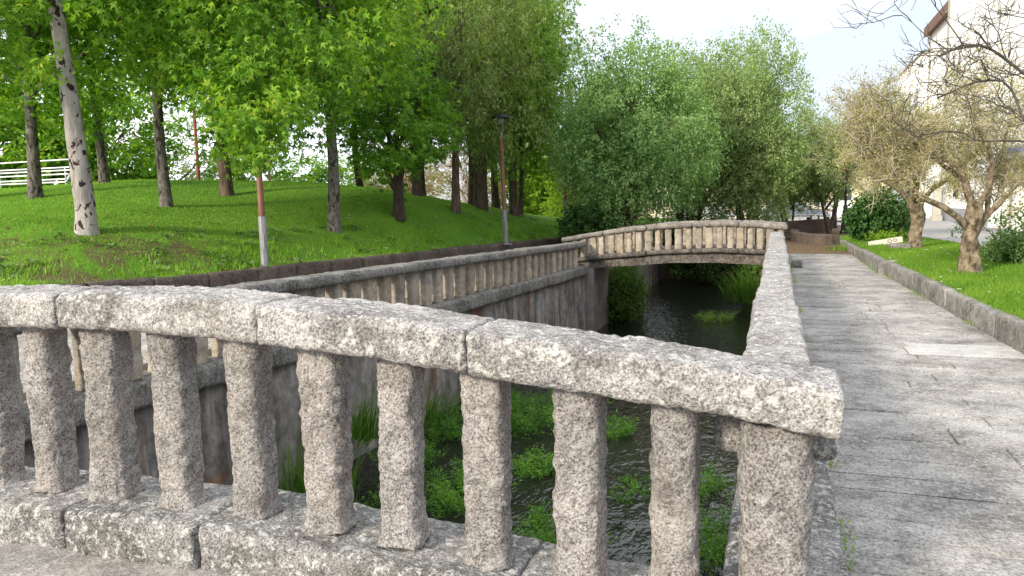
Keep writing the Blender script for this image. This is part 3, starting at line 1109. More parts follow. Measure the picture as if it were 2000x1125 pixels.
tag(link('step_block', o, M['kerb_grey'], loc=(0.47, 19.6, 0.0)), 'small grey-brown stone block standing at the foot of the walkway balustrade end', 'stone block')

# ================================================================== FOLIAGE TOOLS
TPL = {
    'maple': (np.array([(0, 0, 0), (-.16, .42, .03), (0, 1.0, -.04), (.16, .42, .03), (-.30, .20, .0), (-.62, .62, -.06), (-.13, .34, .04), (.30, .20, 0), (.62, .62, -.06), (.13, .34, .04)]),
              np.array([(0, 3, 1), (3, 2, 1), (0, 6, 4), (6, 5, 4), (0, 7, 9), (7, 8, 9)])),
    'oval': (np.array([(0, 0, 0), (-.36, .5, .05), (0, 1, -.03), (.36, .5, .05)]), np.array([(0, 3, 2), (0, 2, 1)])),
    'narrow': (np.array([(0, 0, 0), (-.14, .45, .03), (0, 1, -.06), (.14, .45, .03)]), np.array([(0, 3, 2), (0, 2, 1)])),
    'blade': (np.array([(-.05, 0, 0), (.05, 0, 0), (0, 1, 0)]), np.array([(0, 1, 2)])),
}


def nrm(v):
    return v / (np.linalg.norm(v, axis=-1, keepdims=True) + 1e-9)


def leaves(P, Dv, Nv, S, tpl):
    """P positions, Dv direction of leaf axis, Nv approximate normals, S sizes"""
    TV, TT = TPL[tpl]
    Y = nrm(Dv)
    X = nrm(np.cross(Y, Nv))
    Z = np.cross(X, Y)
    V = P[:, None, :] + S[:, None, None] * (TV[None, :, 0:1] * X[:, None, :] + TV[None, :, 1:2] * Y[:, None, :] + TV[None, :, 2:3] * Z[:, None, :])
    T = TT[None] + (np.arange(len(P)) * len(TV))[:, None, None]
    return V.reshape(-1, 3), T.reshape(-1, 3)


def crown_arrays(rad, ntw, per, size, tpl, seed, freq=0.9, thr=-0.1, droop=0.35, tw=0.5, shell=2.4, lump=0.35, flat=0.0):
    r = np.random.default_rng(seed)
    N0 = int(ntw * 2.6)
    d = nrm(r.normal(size=(N0, 3)))
    u = r.random(N0) ** (1 / shell)
    lum = 1 + lump * 1.6 * fbm(d * 1.7 + seed * 1.3, 3, seed)
    c = d * (u * lum)[:, None] * np.asarray(rad)
    if flat:
        c[:, 2] = np.maximum(c[:, 2], -rad[2] * flat + 0.3 * r.random(N0))
    keep = fbm(c * freq + seed * 7.7, 2, seed + 3) > thr
    c, d = c[keep][:ntw], d[keep][:ntw]
    n = len(c)
    out = nrm(d * np.array([1, 1, 0.5]) + np.array([0, 0, -droop]) + 0.6 * r.normal(size=(n, 3)))
    t = r.random((n, per))
    P = c[:, None, :] + out[:, None, :] * (t * tw)[..., None] + r.normal(size=(n, per, 3)) * (0.10 * tw + 0.02)
    P = P.reshape(-1, 3)
    o2 = np.repeat(out, per, axis=0)
    dd = np.repeat(d, per, axis=0)
    k = len(P)
    Dv = nrm(o2 * 0.6 + r.normal(size=(k, 3)) * 0.7 + np.array([0, 0, -0.45]))
    Nv = nrm(dd * 0.45 + np.array([0, 0, 0.75]) + r.normal(size=(k, 3)) * 0.55)
    S = size * (0.5 + 0.85 * r.random(k))
    return leaves(P, Dv, Nv, S, tpl)


def curve_pts(a, b, n, sag, r):
    t = np.linspace(0, 1, n)[:, None]
    p = a + (b - a) * t
    off = r.normal(size=3) * np.linalg.norm(b - a) * sag
    p = p + np.sin(t * math.pi) * off + 0.3 * np.sin(t * 2 * math.pi) * off[[1, 2, 0]]
    return p


def branches(mb, c0, rad, axis_from, axis_to, nl, r0, seed, ns=6):
    r = np.random.default_rng(seed + 900)
    for i in range(nl):
        f = (i + 0.5) / nl
        s = axis_from + (axis_to - axis_from) * (0.05 + 0.9 * f)
        a = i * 2.4 + r.random()
        el = -0.1 + 0.9 * f + 0.3 * r.random()
        dv = np.array([math.cos(a) * math.cos(el), math.sin(a) * math.cos(el), math.sin(el)])
        e = c0 + dv * np.asarray(rad) * (0.72 + 0.2 * r.random())
        p = curve_pts(s, e, 8, 0.07, r)
        rr = r0 * (0.55 - 0.3 * f)
        mb.tube(p, np.linspace(rr, rr * 0.2, 8), 6)
        for q in range(4):
            k = r.integers(3, 7)
            e2 = p[k] + nrm(dv + r.normal(size=3) * 0.7) * np.asarray(rad).mean() * 0.35
            mb.tube(curve_pts(p[k], e2, 5, 0.1, r), np.linspace(rr * 0.35, rr * 0.08, 5), 4)


CROWNS = {}


def crown_mesh(key, mat, **kw):
    if key not in CROWNS:
        V, T = crown_arrays(**kw)
        me = mesh_np('crown_' + key, V, T)
        me.materials.append(M[mat])
        CROWNS[key] = me
    return CROWNS[key]


def make_tree(name, label, base, tr_r, tr_top, lean, crown, ccen, cscale, barkm, seed, group, crot=0.0, nl=9, rad=(3, 3, 3.6), fork=False, bs=0.8):
    """base xyz, trunk radius, trunk length, lean vector (x,y) over the length, crown mesh centred ccen above base"""
    r = np.random.default_rng(seed)
    t = thing(name, label, 'tree', base, 0, group)
    n = 14
    s = np.linspace(0, 1, n)
    P = np.c_[lean[0] * s, lean[1] * s, s * tr_top - 0.08]
    w_ = r.normal(size=2) * 0.05
    P[:, 0] += w_[0] * np.sin(s * 5)
    P[:, 1] += w_[1] * np.sin(s * 4)
    R = tr_r * (1 - 0.55 * s) * (1 + 0.22 * np.exp(-s * tr_top / 0.22))
    V, T = tube(np.stack([np.interp(np.linspace(0, 1, 44), s, P[:, i]) for i in range(3)], 1), np.interp(np.linspace(0, 1, 44), s, R), 14)
    nz = fbm(V * np.array([5, 5, 2.5]) + seed, 3, seed)
    C = np.stack([np.interp(V[:, 2], P[:, 2], P[:, 0]), np.interp(V[:, 2], P[:, 2], P[:, 1])], 1)
    V[:, :2] = C + (V[:, :2] - C) * (1 + 0.16 * nz)[:, None]
    link('trunk', mesh_np('trunk', V, T, True), M[barkm], t)
    mb = MB()
    cc = np.asarray(ccen, float)
    rr = np.asarray(rad) * np.asarray(cscale)
    a0 = np.array([np.interp(max(0.3, cc[2] - rr[2] * bs), P[:, 2], P[:, 0]), np.interp(max(0.3, cc[2] - rr[2] * bs), P[:, 2], P[:, 1]), max(0.3, cc[2] - rr[2] * bs)])
    branches(mb, cc, rr, a0, P[-1], nl, tr_r, seed)
    if fork:
        for q in (-1, 0.7):
            e = np.array([lean[0] + q * 0.55, 0.2 * q, 2.1])
            mb.tube(curve_pts(np.array([0, 0, 0.75]), e, 8, 0.04, r), np.linspace(tr_r * 0.6, tr_r * 0.3, 8), 8)
    link('branches', mb.mesh('branches', True), M[barkm], t)
    link('crown', crown, None, t, loc=ccen, rot=(0, 0, crot), scl=cscale)
    return t


# crown kinds
mp_kw = dict(rad=(3, 3, 3.6), ntw=1450, per=12, size=0.165, tpl='maple', freq=0.75, thr=-0.04, tw=0.65, lump=0.27, droop=0.5)
for q in range(4):
    crown_mesh('maple%d' % q, 'maple', seed=20 + q, **mp_kw)
crown_mesh('maple_big', 'maple', rad=(3.6, 3.9, 3.5), ntw=2500, per=12, size=0.165, tpl='maple', seed=29, freq=0.75, thr=-0.04, tw=0.65, lump=0.2, droop=0.5)
crown_mesh('bright0', 'maple_bright', rad=(1.7, 1.7, 2.0), ntw=620, per=12, size=0.15, tpl='maple', seed=31, freq=1.1, thr=-0.08, tw=0.5, droop=0.5)
crown_mesh('bright1', 'maple_bright', rad=(3, 3, 3.6), ntw=1500, per=12, size=0.16, tpl='maple', seed=32, freq=0.8, thr=-0.10, tw=0.6, droop=0.3)
crown_mesh('narrow0', 'narrow', rad=(3, 3, 3.6), ntw=1700, per=16, size=0.17, tpl='narrow', seed=33, freq=0.9, thr=-0.12, tw=0.7, droop=0.6)
crown_mesh('alder0', 'alder', rad=(3, 3, 3.6), ntw=4600, per=16, size=0.090, tpl='oval', seed=34, freq=1.0, thr=-0.24, tw=0.45, droop=0.2, lump=0.22)
crown_mesh('alder1', 'alder2', rad=(3, 3, 3.6), ntw=4600, per=16, size=0.090, tpl='oval', seed=35, freq=1.0, thr=-0.24, tw=0.45, droop=0.2, lump=0.22)
crown_mesh('far0', 'maple', rad=(3, 3, 3.6), ntw=1300, per=14, size=0.2, tpl='oval', seed=36, freq=0.9, thr=-0.1, tw=0.6, droop=0.3)
crown_mesh('far1', 'sunlit', rad=(3, 3, 3.6), ntw=800, per=14, size=0.20, tpl='oval', seed=37, freq=0.9, thr=-0.1, tw=0.6, droop=0.3)
crown_mesh('far2', 'pale_tree', rad=(3, 3, 3.6), ntw=620, per=12, size=0.14, tpl='oval', seed=38, freq=1.0, thr=-0.05, tw=0.6, droop=0.1)
crown_mesh('far3', 'hedge_brown', rad=(3, 3, 3.6), ntw=1100, per=16, size=0.15, tpl='narrow', seed=39, freq=1.0, thr=-0.12, tw=0.6, droop=0.0)

# ================================================================== TREES ON THE HILL
HT = 'trees on the grassy hill'


def hill_tree(label, x, y, r, lean, key, cc, sc, bk, seed, top=6.0, rot=0.0, **kw):
    return make_tree('hill_tree', label, (x, y, hz(x, y)), r, top, lean, CROWNS[key], cc, sc, M and bk, seed, HT, rot, **kw)


hill_tree('pale-barked tree with dark scars, its trunk leaning left, nearest on the hill', -13.72, 12.20, 0.21, (-0.75, 0.0), 'maple0', (-1.2, -0.2, 6.2), (1.0, 1.0, 0.85), 'bark_birch', 1, 8.0, 0.3, nl=6, bs=-0.1)
hill_tree('short dark-trunked tree in front of the white rails', -20.32, 16.39, 0.19, (0.1, 0.1), 'maple1', (0.0, 0.6, 5.1), (1.15, 1.15, 0.85), 'bark_grey', 2, 5.4, 1.0)
hill_tree('slim brown-grey tree on the crest just right of the leaning pale trunk', -20.95, 19.43, 0.16, (-0.25, 0.0), 'maple2', (0.2, 0.4, 6.9), (1.0, 1.0, 0.85), 'bark_grey', 3, 5.8, 2.0)
hill_tree('straight grey trunk on the slope between the leaning pale trunk and the tan-brown one', -15.22, 16.01, 0.155, (-0.08, 0.0), 'maple3', (-0.1, 0.3, 6.7), (0.95, 0.95, 0.85), 'bark_grey', 4, 6.0, 3.0)
hill_tree('brown trunk just left of the nearest lamp post', -15.75, 19.05, 0.19, (-0.05, 0.0), 'maple0', (0.0, 0.3, 6.0), (1.0, 1.0, 0.85), 'bark_brown', 5, 6.0, 2.2)
_ft = hill_tree('tall mottled dark trunk just right of the nearest lamp post', -11.6, 18.3, 0.175, (-0.18, 0.0), 'maple_big', (0.2, -2.5, 5.85), (0.92, 1.0, 0.95), 'bark_grey', 6, 7.2, 4.1)
_fb = Vector(_ft.location)
CROWNS['bough'] = crown_mesh('bough', 'maple', rad=(1.15, 1.0, 1.05), ntw=300, per=12, size=0.15, tpl='maple', seed=28, freq=1.3, thr=-0.1, tw=0.5, lump=0.3, droop=0.6)
_bp = Vector((-9.98, 12.95, 3.75))
link('hanging_bough', CROWNS['bough'], None, _ft, loc=_bp - _fb)
_mb = MB()
_mb.tube(curve_pts(np.array([-0.1, 0, 4.2]), np.array(_bp - _fb) + np.array([0, 0, 0.5]), 10, 0.03, np.random.default_rng(5)), np.linspace(0.06, 0.015, 10), 6)
link('bough_limb', _mb.mesh('bough_limb', True), M['bark_grey'], _ft)
hill_tree('short forked dark-brown tree with a bright low crown mid-slope', -10.85, 20.7, 0.18, (0.02, 0.0), 'bright0', (0.1, -0.1, 3.0), (1.1, 1.1, 1.0), 'bark_dark', 7, 2.6, 0.5, fork=True, rad=(1.7, 1.7, 2.0), nl=6)
hill_tree('thin dark trunk alone on the crest before the brown hedge', -15.61, 26.6, 0.14, (-0.1, 0.0), 'maple2', (0, 0.2, 5.9), (1.05, 1.05, 0.95), 'bark_dark', 8, 6.0, 1.3)
hill_tree('left trunk of the close brown pair right of the forked tree', -13.01, 26.39, 0.19, (-0.08, 0.0), 'maple3', (0, 0.2, 6.0), (1.0, 1.0, 1.0), 'bark_brown', 9, 6.8, 0.7)
hill_tree('slimmer right trunk of the close brown pair right of the forked tree', -13.7, 28.3, 0.13, (0.05, 0.1), 'maple1', (0, 0.4, 6.4), (0.9, 0.9, 1.0), 'bark_brown', 10, 7.0, 5.0)
hill_tree('brown trunk with an olive narrow-leaved crown left of the middle lamp post', -10.42, 24.05, 0.15, (0.0, 0.1), 'narrow0', (0.75, 0.3, 5.0), (0.92, 0.92, 0.92), 'bark_brown', 11, 6.2, 0.0)
hill_tree('left trunk of the three standing close together', -12.55, 30.78, 0.17, (0.0, 0.1), 'maple0', (0.2, 0.3, 6.6), (0.95, 0.95, 1.1), 'bark_brown', 12, 7.5, 1.9)
hill_tree('middle trunk of the three standing close together', -11.97, 29.91, 0.17, (0.05, 0.0), 'bright1', (0.4, 0.3, 7.2), (0.7, 0.7, 1.0), 'bark_brown', 13, 7.8, 2.9)
hill_tree('right and thickest trunk of the three standing close together', -11.39, 29.04, 0.22, (0.05, 0.0), 'maple2', (0.3, 0.3, 6.2), (0.8, 0.8, 1.05), 'bark_brown', 14, 7.2, 3.9)
hill_tree('olive-barked trunk just left of the middle lamp post, farther back', -12.26, 33.0, 0.18, (0.0, 0.0), 'bright1', (0.6, 0.2, 7.2), (0.85, 0.85, 1.15), 'bark_brown', 15, 8.0, 4.9)
hill_tree('reddish trunk just right of the middle lamp post with a bright tall crown', -10.51, 30.38, 0.19, (0.05, 0.0), 'bright1', (0.45, 0.2, 6.3), (0.78, 0.78, 1.18), 'bark_brown', 16, 8.4, 0.4)
hill_tree('slim trunk right behind the reddish one by the middle lamp post', -10.57, 31.41, 0.12, (0.1, 0.0), 'maple3', (0.5, 0.6, 4.6), (0.72, 0.72, 0.85), 'bark_brown', 17, 6.2, 2.6)

# ================================================================== ALDERS OVER THE STREAM
AG = 'trees over the stream beyond the footbridge'


def alder(label, base, key, cc, sc, seed, stems, rot=0.0, r0=0.14):
    t = thing('alder_tree', label, 'tree', base, 0, AG)
    r = np.random.default_rng(seed)
    for k in range(stems):
        a = r.random() * 6.28
        e = np.array([math.cos(a) * 0.9 + cc[0] * 0.6, math.sin(a) * 0.7 + cc[1] * 0.6, cc[2] * (0.7 + 0.4 * r.random())])
        s = np.array([r.normal() * 0.35, r.normal() * 0.3, -0.3])
        p = curve_pts(s, e, 12, 0.05, r)
        V, T = tube(p, np.linspace(r0 * (0.7 + 0.5 * r.random()), r0 * 0.25, 12), 8)
        link('trunk', mesh_np('trunk', V, T, True), M['bark_brown'], t)
    mb = MB()
    branches(mb, np.asarray(cc, float), np.array([3, 3, 3.6]) * np.asarray(sc), np.array([cc[0] * .4, cc[1] * .4, 0.8]), np.asarray(cc, float) + np.array([0, 0, 1.5]), 14, r0, seed)
    link('branches', mb.mesh('branches', True), M['bark_brown'], t)
    link('crown', CROWNS[key], None, t, loc=cc, rot=(0, 0, rot), scl=sc)
    return t


alder('large grey-green leafy tree hanging over the left half of the footbridge', (-5.3, 27.2, 0.0), 'alder0', (0.35, 0.3, 4.0), (0.98, 0.9, 1.02), 41, 4)
alder('large olive-green leafy tree hanging over the right half of the footbridge', (-1.3, 33.0, 0.0), 'alder1', (0.0, 0.3, 4.35), (0.86, 0.86, 1.18), 42, 4, 1.1)
alder('dark leafy tree filling the gap between the two large crowns over the stream', (-4.0, 36.5, 0.0), 'alder1', (0.9, 0.3, 4.9), (1.0, 1.0, 1.15), 43, 5, 2.4)
alder('smaller leafy tree at the far end of the earth path', (2.1, 38.9, 0.0), 'alder1', (0.1, 0.2, 3.3), (0.55, 0.55, 0.6), 44, 2, 3.3, 0.12)
alder('low spreading tree behind the red-brown parapet wall', (0.6, 41.0, 0.0), 'alder0', (0.1, 0.2, 3.0), (0.7, 0.7, 0.55), 45, 3, 4.4, 0.10)
alder('leafy tree on the left bank behind the footbridge landing', (-7.6, 34.8, 0.3), 'alder0', (0.3, 0.2, 3.6), (0.8, 0.8, 0.9), 46, 3, 5.2)

# ================================================================== TREES BEYOND THE HILL
BG = 'trees far behind the hill'


def far_tree(label, x, y, z, key, cc, sc, seed, rot=0):
    t = thing('far_tree', label, 'tree', (x, y, z), 0, BG)
    V, T = tube([(0, 0, -0.3), (0.1, 0, cc[2] * 0.5), (0, 0.1, cc[2])], [0.22, 0.16, 0.08], 8)
    link('trunk', mesh_np('trunk', V, T, True), M['bark_brown'], t)
    mb = MB()
    branches(mb, np.asarray(cc, float), np.array([3, 3, 3.6]) * np.asarray(sc), np.array([0, 0, cc[2] * 0.35]), np.asarray(cc, float), 9, 0.14, seed)
    link('branches', mb.mesh('branches', True), M['bark_brown'], t)
    link('crown', CROWNS[key], None, t, loc=cc, rot=(0, 0, rot), scl=sc)


far_tree('dark tree mass behind the white rails at the left', -33.0, 24.5, 1.0, 'far0', (0, 0, 3.9), (1.5, 1.2, 1.05), 61)
far_tree('dark leafy tree behind the rails left of the leaning pale trunk', -28.5, 26.0, 1.0, 'far0', (0, 0, 3.4), (1.1, 1.0, 0.95), 62, 2)
far_tree('pale grey-green airy tree seen against the sky behind the crest', -33.0, 34.0, 0.5, 'far2', (0, 0, 4.1), (1.15, 1.0, 0.95), 63, 1)
far_tree('round green tree top behind the crest right of the pale airy tree', -30.5, 38.0, 0.3, 'far0', (0, 0, 2.6), (0.95, 0.9, 0.72), 64, 1.5)
far_tree('round green tree top behind the brown trunk on the crest', -27.5, 42.0, 0.3, 'far0', (0, 0, 2.3), (1.1, 0.9, 0.62), 65, 2.5)
far_tree('light green tree top behind the crest under the sky gap', -27.0, 52.0, 0.2, 'far1', (0, 0, 2.6), (1.2, 0.9, 0.7), 66, 0.5)
far_tree('brown bare hedge tree left of the thin dark trunk', -23.5, 46.0, 0.2, 'far3', (0, 0, 3.2), (1.2, 0.8, 0.9), 67, 0.5)
far_tree('brown bare hedge tree behind the forked tree', -19.2, 46.5, 0.2, 'far3', (0, 0, 3.0), (1.2, 0.8, 0.85), 68, 1.8)
far_tree('dull green tree behind the close brown pair', -17.0, 52.0, 0.2, 'far0', (0, 0, 3.2), (1.0, 0.9, 0.85), 69, 2.8)
far_tree('yellow-green sunlit tree behind the three close trunks', -14.5, 50.0, 0.2, 'far1', (0, 0, 3.2), (1.05, 0.9, 0.9), 70, 3.4)
far_tree('yellow-green sunlit bush right of the middle lamp post in the distance', -11.2, 44.0, 0.3, 'far1', (0, 0, 2.0), (0.75, 0.7, 0.6), 71, 4.4)
far_tree('tall green tree behind the far lamp post', -10.3, 50.0, 0.2, 'far0', (0, 0, 5.0), (1.0, 0.9, 1.2), 72, 5.4)

# ================================================================== TWIGGY TREES ON THE LAWN
LAT = np.array([math.cos(yaw), math.sin(yaw), 0])
DEP = np.array([-math.sin(yaw), math.cos(yaw), 0])
UPV = np.array([0, 0, 1.0])


def grow(mb, r, start, d, length, rad, level, tips, wander=0.22, upb=0.10, kids=(3, 5), maxl=4, spread=0.75):
    n = 7 if level < 2 else 5
    p = [np.array(start, float)]
    d = nrm(np.asarray(d, float))
    for i in range(n):
        d = nrm(d + r.normal(size=3) * wander + UPV * upb)
        p.append(p[-1] + d * length / n)
    p = np.array(p)
    mb.tube(p, np.linspace(rad, rad * 0.45, n + 1), 8 if level == 0 else (5 if level == 1 else 3), cap=level < 2)
    tips.append((p, level))
    if level >= maxl:
        return
    for k in range(int(r.integers(kids[0], kids[1] + 1))):
        f = 0.30 + 0.7 * (k + r.random()) / kids[1]
        f = min(f, 1.0)
        i = min(n, max(1, int(f * n)))
        nd_ = nrm((p[i] - p[i - 1]) + nrm(r.normal(size=3)) * spread * np.linalg.norm(p[i] - p[i - 1]) * 1.5)
        grow(mb, r, p[i], nd_, length * (0.55 + 0.25 * r.random()), max(rad * (0.50 + 0.14 * r.random()), 0.0045), level + 1, tips, wander, upb, kids, maxl, spread)


def twiggy(name, label, base, limbs, trunk, seed, nleaf, lsize, limbm='bark_gnarled', twigm='twig', leafm='olive', maxl=4, kids=(3, 5), upb=0.05, glen=0.75, gprob=0.62, thin=0.8):
    r = np.random.default_rng(seed)
    t = thing(name, label, 'tree', base, 0, 'gnarled trees on the lawn strip')
    P, R = trunk
    nn = 40
    s = np.linspace(0, 1, len(P))
    Pi = np.stack([np.interp(np.linspace(0, 1, nn), s, np.asarray(P)[:, i]) for i in range(3)], 1)
    V, T = tube(Pi, np.interp(np.linspace(0, 1, nn), s, R), 18)
    c = Pi[np.minimum(np.arange(len(V)) // 18, nn - 1)]
    V = c + (V - c) * (1 + 0.55 * fbm(V * np.array([7, 7, 4.5]) + seed, 4, seed))[:, None]
    link('trunk', mesh_np('trunk', V, T, True), M[limbm], t)
    mb1, mb2 = MB(), MB()
    tips = []
    for (st, pts, r0) in limbs:
        q = resample(np.vstack([st, pts]), 0.12)
        q = q + 0.03 * np.stack([vnoise(q * 3 + 9 * k, seed) for k in range(3)], 1)
        n = len(q)
        r0 = r0 * thin
        V, T = tube(q, np.linspace(r0, r0 * 0.4, n) * (1 + 0.25 * vnoise(q * 6, seed)), 9)
        mb1.add(V, T)
        for i in range(n):
            f = i / n
            if f > 0.35 and r.random() < gprob:
                dv = nrm((q[min(i + 1, n - 1)] - q[i - 1]) + nrm(r.normal(size=3)) * 0.13)
                grow(mb2, r, q[i], dv, glen * (1 + 0.6 * r.random()), min(0.018, max(r0, 0.02) * 0.26), 1, tips, 0.26, upb, kids, maxl, 0.9)
    link('limbs', mb1.mesh('limbs', True), M[limbm], t)
    link('twigs', mb2.mesh('twigs', True), M[twigm], t)
    if nleaf:
        pts = np.concatenate([p for p, lv in tips if lv >= 2])
        k = r.integers(0, len(pts), nleaf)
        Pp = pts[k] + r.normal(size=(nleaf, 3)) * 0.05
        Vl, Tl = leaves(Pp, nrm(r.normal(size=(nleaf, 3))), nrm(r.normal(size=(nleaf, 3)) + UPV), lsize * (0.6 + 0.8 * r.random(nleaf)), 'oval')
        link('crown', mesh_np('crown', Vl, Tl), M[leafm], t)
    return t


def lp3(a, b, c):   # across, in depth, up
    return LAT * a + DEP * b + UPV * c


def low_spread(lim, z0, fz, fx):
    """flatten and widen limbs above z0"""
    def f(p):
        p = np.array(p, float)
        if p[2] > z0:
            k = 1 + (fx - 1) * min(1.0, (p[2] - z0) / 1.2)
            p = np.array([p[0] * k, p[1] * k, z0 + (p[2] - z0) * fz])
        return p
    return [(f(a), [f(q) for q in b], c) for a, b, c in lim]


# gnarled tree nearest on the lawn
tr = ([lp3(0.02, 0, -0.12), lp3(0.0, 0, 0.08), lp3(0.0, 0, 0.35), lp3(-0.02, 0, 0.65), lp3(0.04, 0, 0.95), lp3(0.03, 0, 1.25)], [0.25, 0.18, 0.145, 0.135, 0.155, 0.11])
limbs = [
    (lp3(0.0, 0, 0.75), [lp3(-0.22, 0.0, 0.95), lp3(-0.55, -0.1, 1.18), lp3(-0.95, -0.1, 1.35), lp3(-1.15, 0.0, 1.60), lp3(-1.4, 0.1, 2.2), lp3(-1.5, 0.1, 2.9)], 0.08),
    (lp3(0.03, 0, 1.1), [lp3(0.0, 0.1, 1.35), lp3(-0.12, 0.1, 1.75), lp3(-0.25, 0.2, 2.15), lp3(-0.6, 0.3, 2.6), lp3(-1.0, 0.3, 3.2), lp3(-1.2, 0.3, 3.8)], 0.085),
    (lp3(0.06, 0, 1.1), [lp3(0.15, -0.2, 1.5), lp3(0.1, -0.3, 2.0), lp3(0.0, -0.3, 2.6), lp3(-0.2, -0.3, 3.2), lp3(-0.25, -0.3, 3.9)], 0.07),
    (lp3(0.05, 0, 0.7), [lp3(0.25, 0.0, 1.0), lp3(0.48, 0.05, 1.22), lp3(0.60, 0.05, 1.36)], 0.11),
    (lp3(0.28, 0, 1.05), [lp3(0.32, 0.1, 1.45), lp3(0.45, 0.15, 1.85), lp3(0.6, 0.3, 2.6), lp3(0.6, 0.3, 3.4)], 0.06),
    (lp3(0.58, 0.05, 1.33), [lp3(0.72, 0, 1.5), lp3(0.88, 0, 1.66)], 0.035),
    (lp3(0.03, 0.05, 1.1), [lp3(0.1, 0.4, 1.6), lp3(-0.1, 0.8, 2.2), lp3(-0.5, 1.0, 2.9), lp3(-0.7, 1.0, 3.6)], 0.07),
]
twiggy('gnarled_tree', 'gnarled pollarded tree with a twisted mossy trunk, nearest on the lawn', (3.27, 15.48, 0.26), low_spread(limbs, 1.7, 0.62, 1.3), tr, 81, 30000, 0.034, gprob=0.95, glen=0.55)
# second tree farther along
tr = ([lp3(0.03, 0, -0.1), lp3(0.02, 0, 0.2), lp3(0.06, 0, 0.6), lp3(0.04, 0, 1.0), lp3(0, 0, 1.3)], [0.20, 0.165, 0.15, 0.175, 0.20])
limbs = [(lp3(0, 0, 1.15), [lp3(-0.4, 0.1, 1.7), lp3(-0.9, 0.1, 2.3), lp3(-1.25, 0.2, 2.9)], 0.10),
         (lp3(0, 0, 1.2), [lp3(0.05, 0.2, 1.9), lp3(0.0, 0.3, 2.6), lp3(-0.2, 0.3, 3.2)], 0.11),
         (lp3(0, 0, 1.15), [lp3(0.4, -0.1, 1.7), lp3(0.7, -0.2, 2.3), lp3(0.9, -0.2, 2.9)], 0.10),
         (lp3(0, 0, 1.15), [lp3(-0.2, -0.4, 1.8), lp3(-0.5, -0.8, 2.3), lp3(-0.8, -0.9, 2.7)], 0.09),
         (lp3(0, 0, 1.15), [lp3(0.2, 0.5, 1.8), lp3(0.2, 1.0, 2.4), lp3(0.1, 1.1, 3.0)], 0.09)]
twiggy('gnarled_tree', 'second tree on the lawn, mossy at the fork, with a thin olive crown', (3.46, 22.7, 0.26), low_spread(limbs, 1.4, 0.62, 1.25), tr, 82, 26000, 0.042, gprob=0.7, glen=0.5)
# third, behind the dark bush
tr = ([lp3(0, 0, -0.1), lp3(0, 0, 0.7), lp3(0, 0, 1.5)], [0.17, 0.14, 0.13])
limbs = [(lp3(0, 0, 1.3), [lp3(-0.6, 0.1, 2.0), lp3(-1.2, 0.1, 3.0), lp3(-1.5, 0.2, 4.0)], 0.09),
         (lp3(0, 0, 1.4), [lp3(0.05, 0.2, 2.2), lp3(0.1, 0.3, 3.4), lp3(0.0, 0.3, 4.6)], 0.10),
         (lp3(0, 0, 1.3), [lp3(0.5, -0.1, 2.0), lp3(1.0, -0.2, 3.0), lp3(1.2, -0.2, 4.2)], 0.09),
         (lp3(0, 0, 1.3), [lp3(-0.3, -0.4, 2.0), lp3(-0.6, -0.8, 3.0), lp3(-0.8, -0.9, 3.9)], 0.09)]
twiggy('gnarled_tree', 'third thin-crowned tree of the lawn row, rising behind the dark bush', (3.3, 29.5, 0.15), low_spread(limbs, 1.5, 0.8, 1.1), tr, 83, 15000, 0.07, leafm='alder2')
# near tree whose trunk stands outside the view: bare dark branches reach in
tr = ([lp3(0, 0, -0.1), lp3(0, 0, 0.6), lp3(0, 0, 1.3)], [0.28, 0.2, 0.19])
limbs = [(lp3(0, 0, 1.2), [lp3(-0.35, 0.2, 2.0), lp3(-0.84, 0.4, 2.51), lp3(-0.99, 0.45, 2.58), lp3(-1.13, 0.45, 2.69), lp3(-1.32, 0.45, 2.81), lp3(-1.43, 0.45, 2.83), lp3(-1.56, 0.45, 2.80), lp3(-1.71, 0.45, 2.75)], 0.055),
         (lp3(-1.50, 0.45, 2.81), [lp3(-1.60, 0.45, 2.95), lp3(-1.66, 0.45, 3.02), lp3(-1.83, 0.45, 3.2), lp3(-1.98, 0.45, 3.38)], 0.014),
         (lp3(-1.66, 0.45, 2.78), [lp3(-1.93, 0.45, 2.94), lp3(-2.0, 0.45, 3.01), lp3(-2.13, 0.45, 3.11)], 0.012),
         (lp3(0, 0, 1.2), [lp3(-0.5, 0.3, 1.75), lp3(-0.84, 0.5, 2.06), lp3(-0.92, 0.5, 2.17), lp3(-0.96, 0.5, 2.29), lp3(-1.04, 0.5, 2.43), lp3(-1.12, 0.5, 2.49), lp3(-1.32, 0.5, 2.49), lp3(-1.44, 0.5, 2.47), lp3(-1.71, 0.5, 2.36)], 0.042),
         (lp3(-0.6, 0.35, 1.85), [lp3(-0.9, 0.6, 1.93), lp3(-1.2, 0.7, 1.95), lp3(-1.33, 0.7, 2.03), lp3(-1.55, 0.7, 2.03), lp3(-1.8, 0.7, 1.97)], 0.026),
         (lp3(0, 0, 1.2), [lp3(-0.3, 0.3, 2.0), lp3(-0.7, 0.3, 2.7), lp3(-0.85, 0.3, 3.1), lp3(-0.95, 0.3, 3.5)], 0.05),
         (lp3(0, 0, 1.2), [lp3(0.4, 0.2, 2.0), lp3(0.8, 0.2, 3.0)], 0.08),
         (lp3(0, 0, 1.2), [lp3(0.1, 0.4, 2.0), lp3(0.1, 0.6, 3.2), lp3(-0.1, 0.6, 3.9)], 0.08)]
twiggy('bare_tree', 'almost bare dark-branched tree reaching in from the right edge', (3.25, 8.6, 0.26), limbs, tr, 84, 700, 0.025, limbm='twig_dark', twigm='twig_dark', maxl=3, kids=(2, 4), glen=0.42, gprob=0.7, thin=0.5)

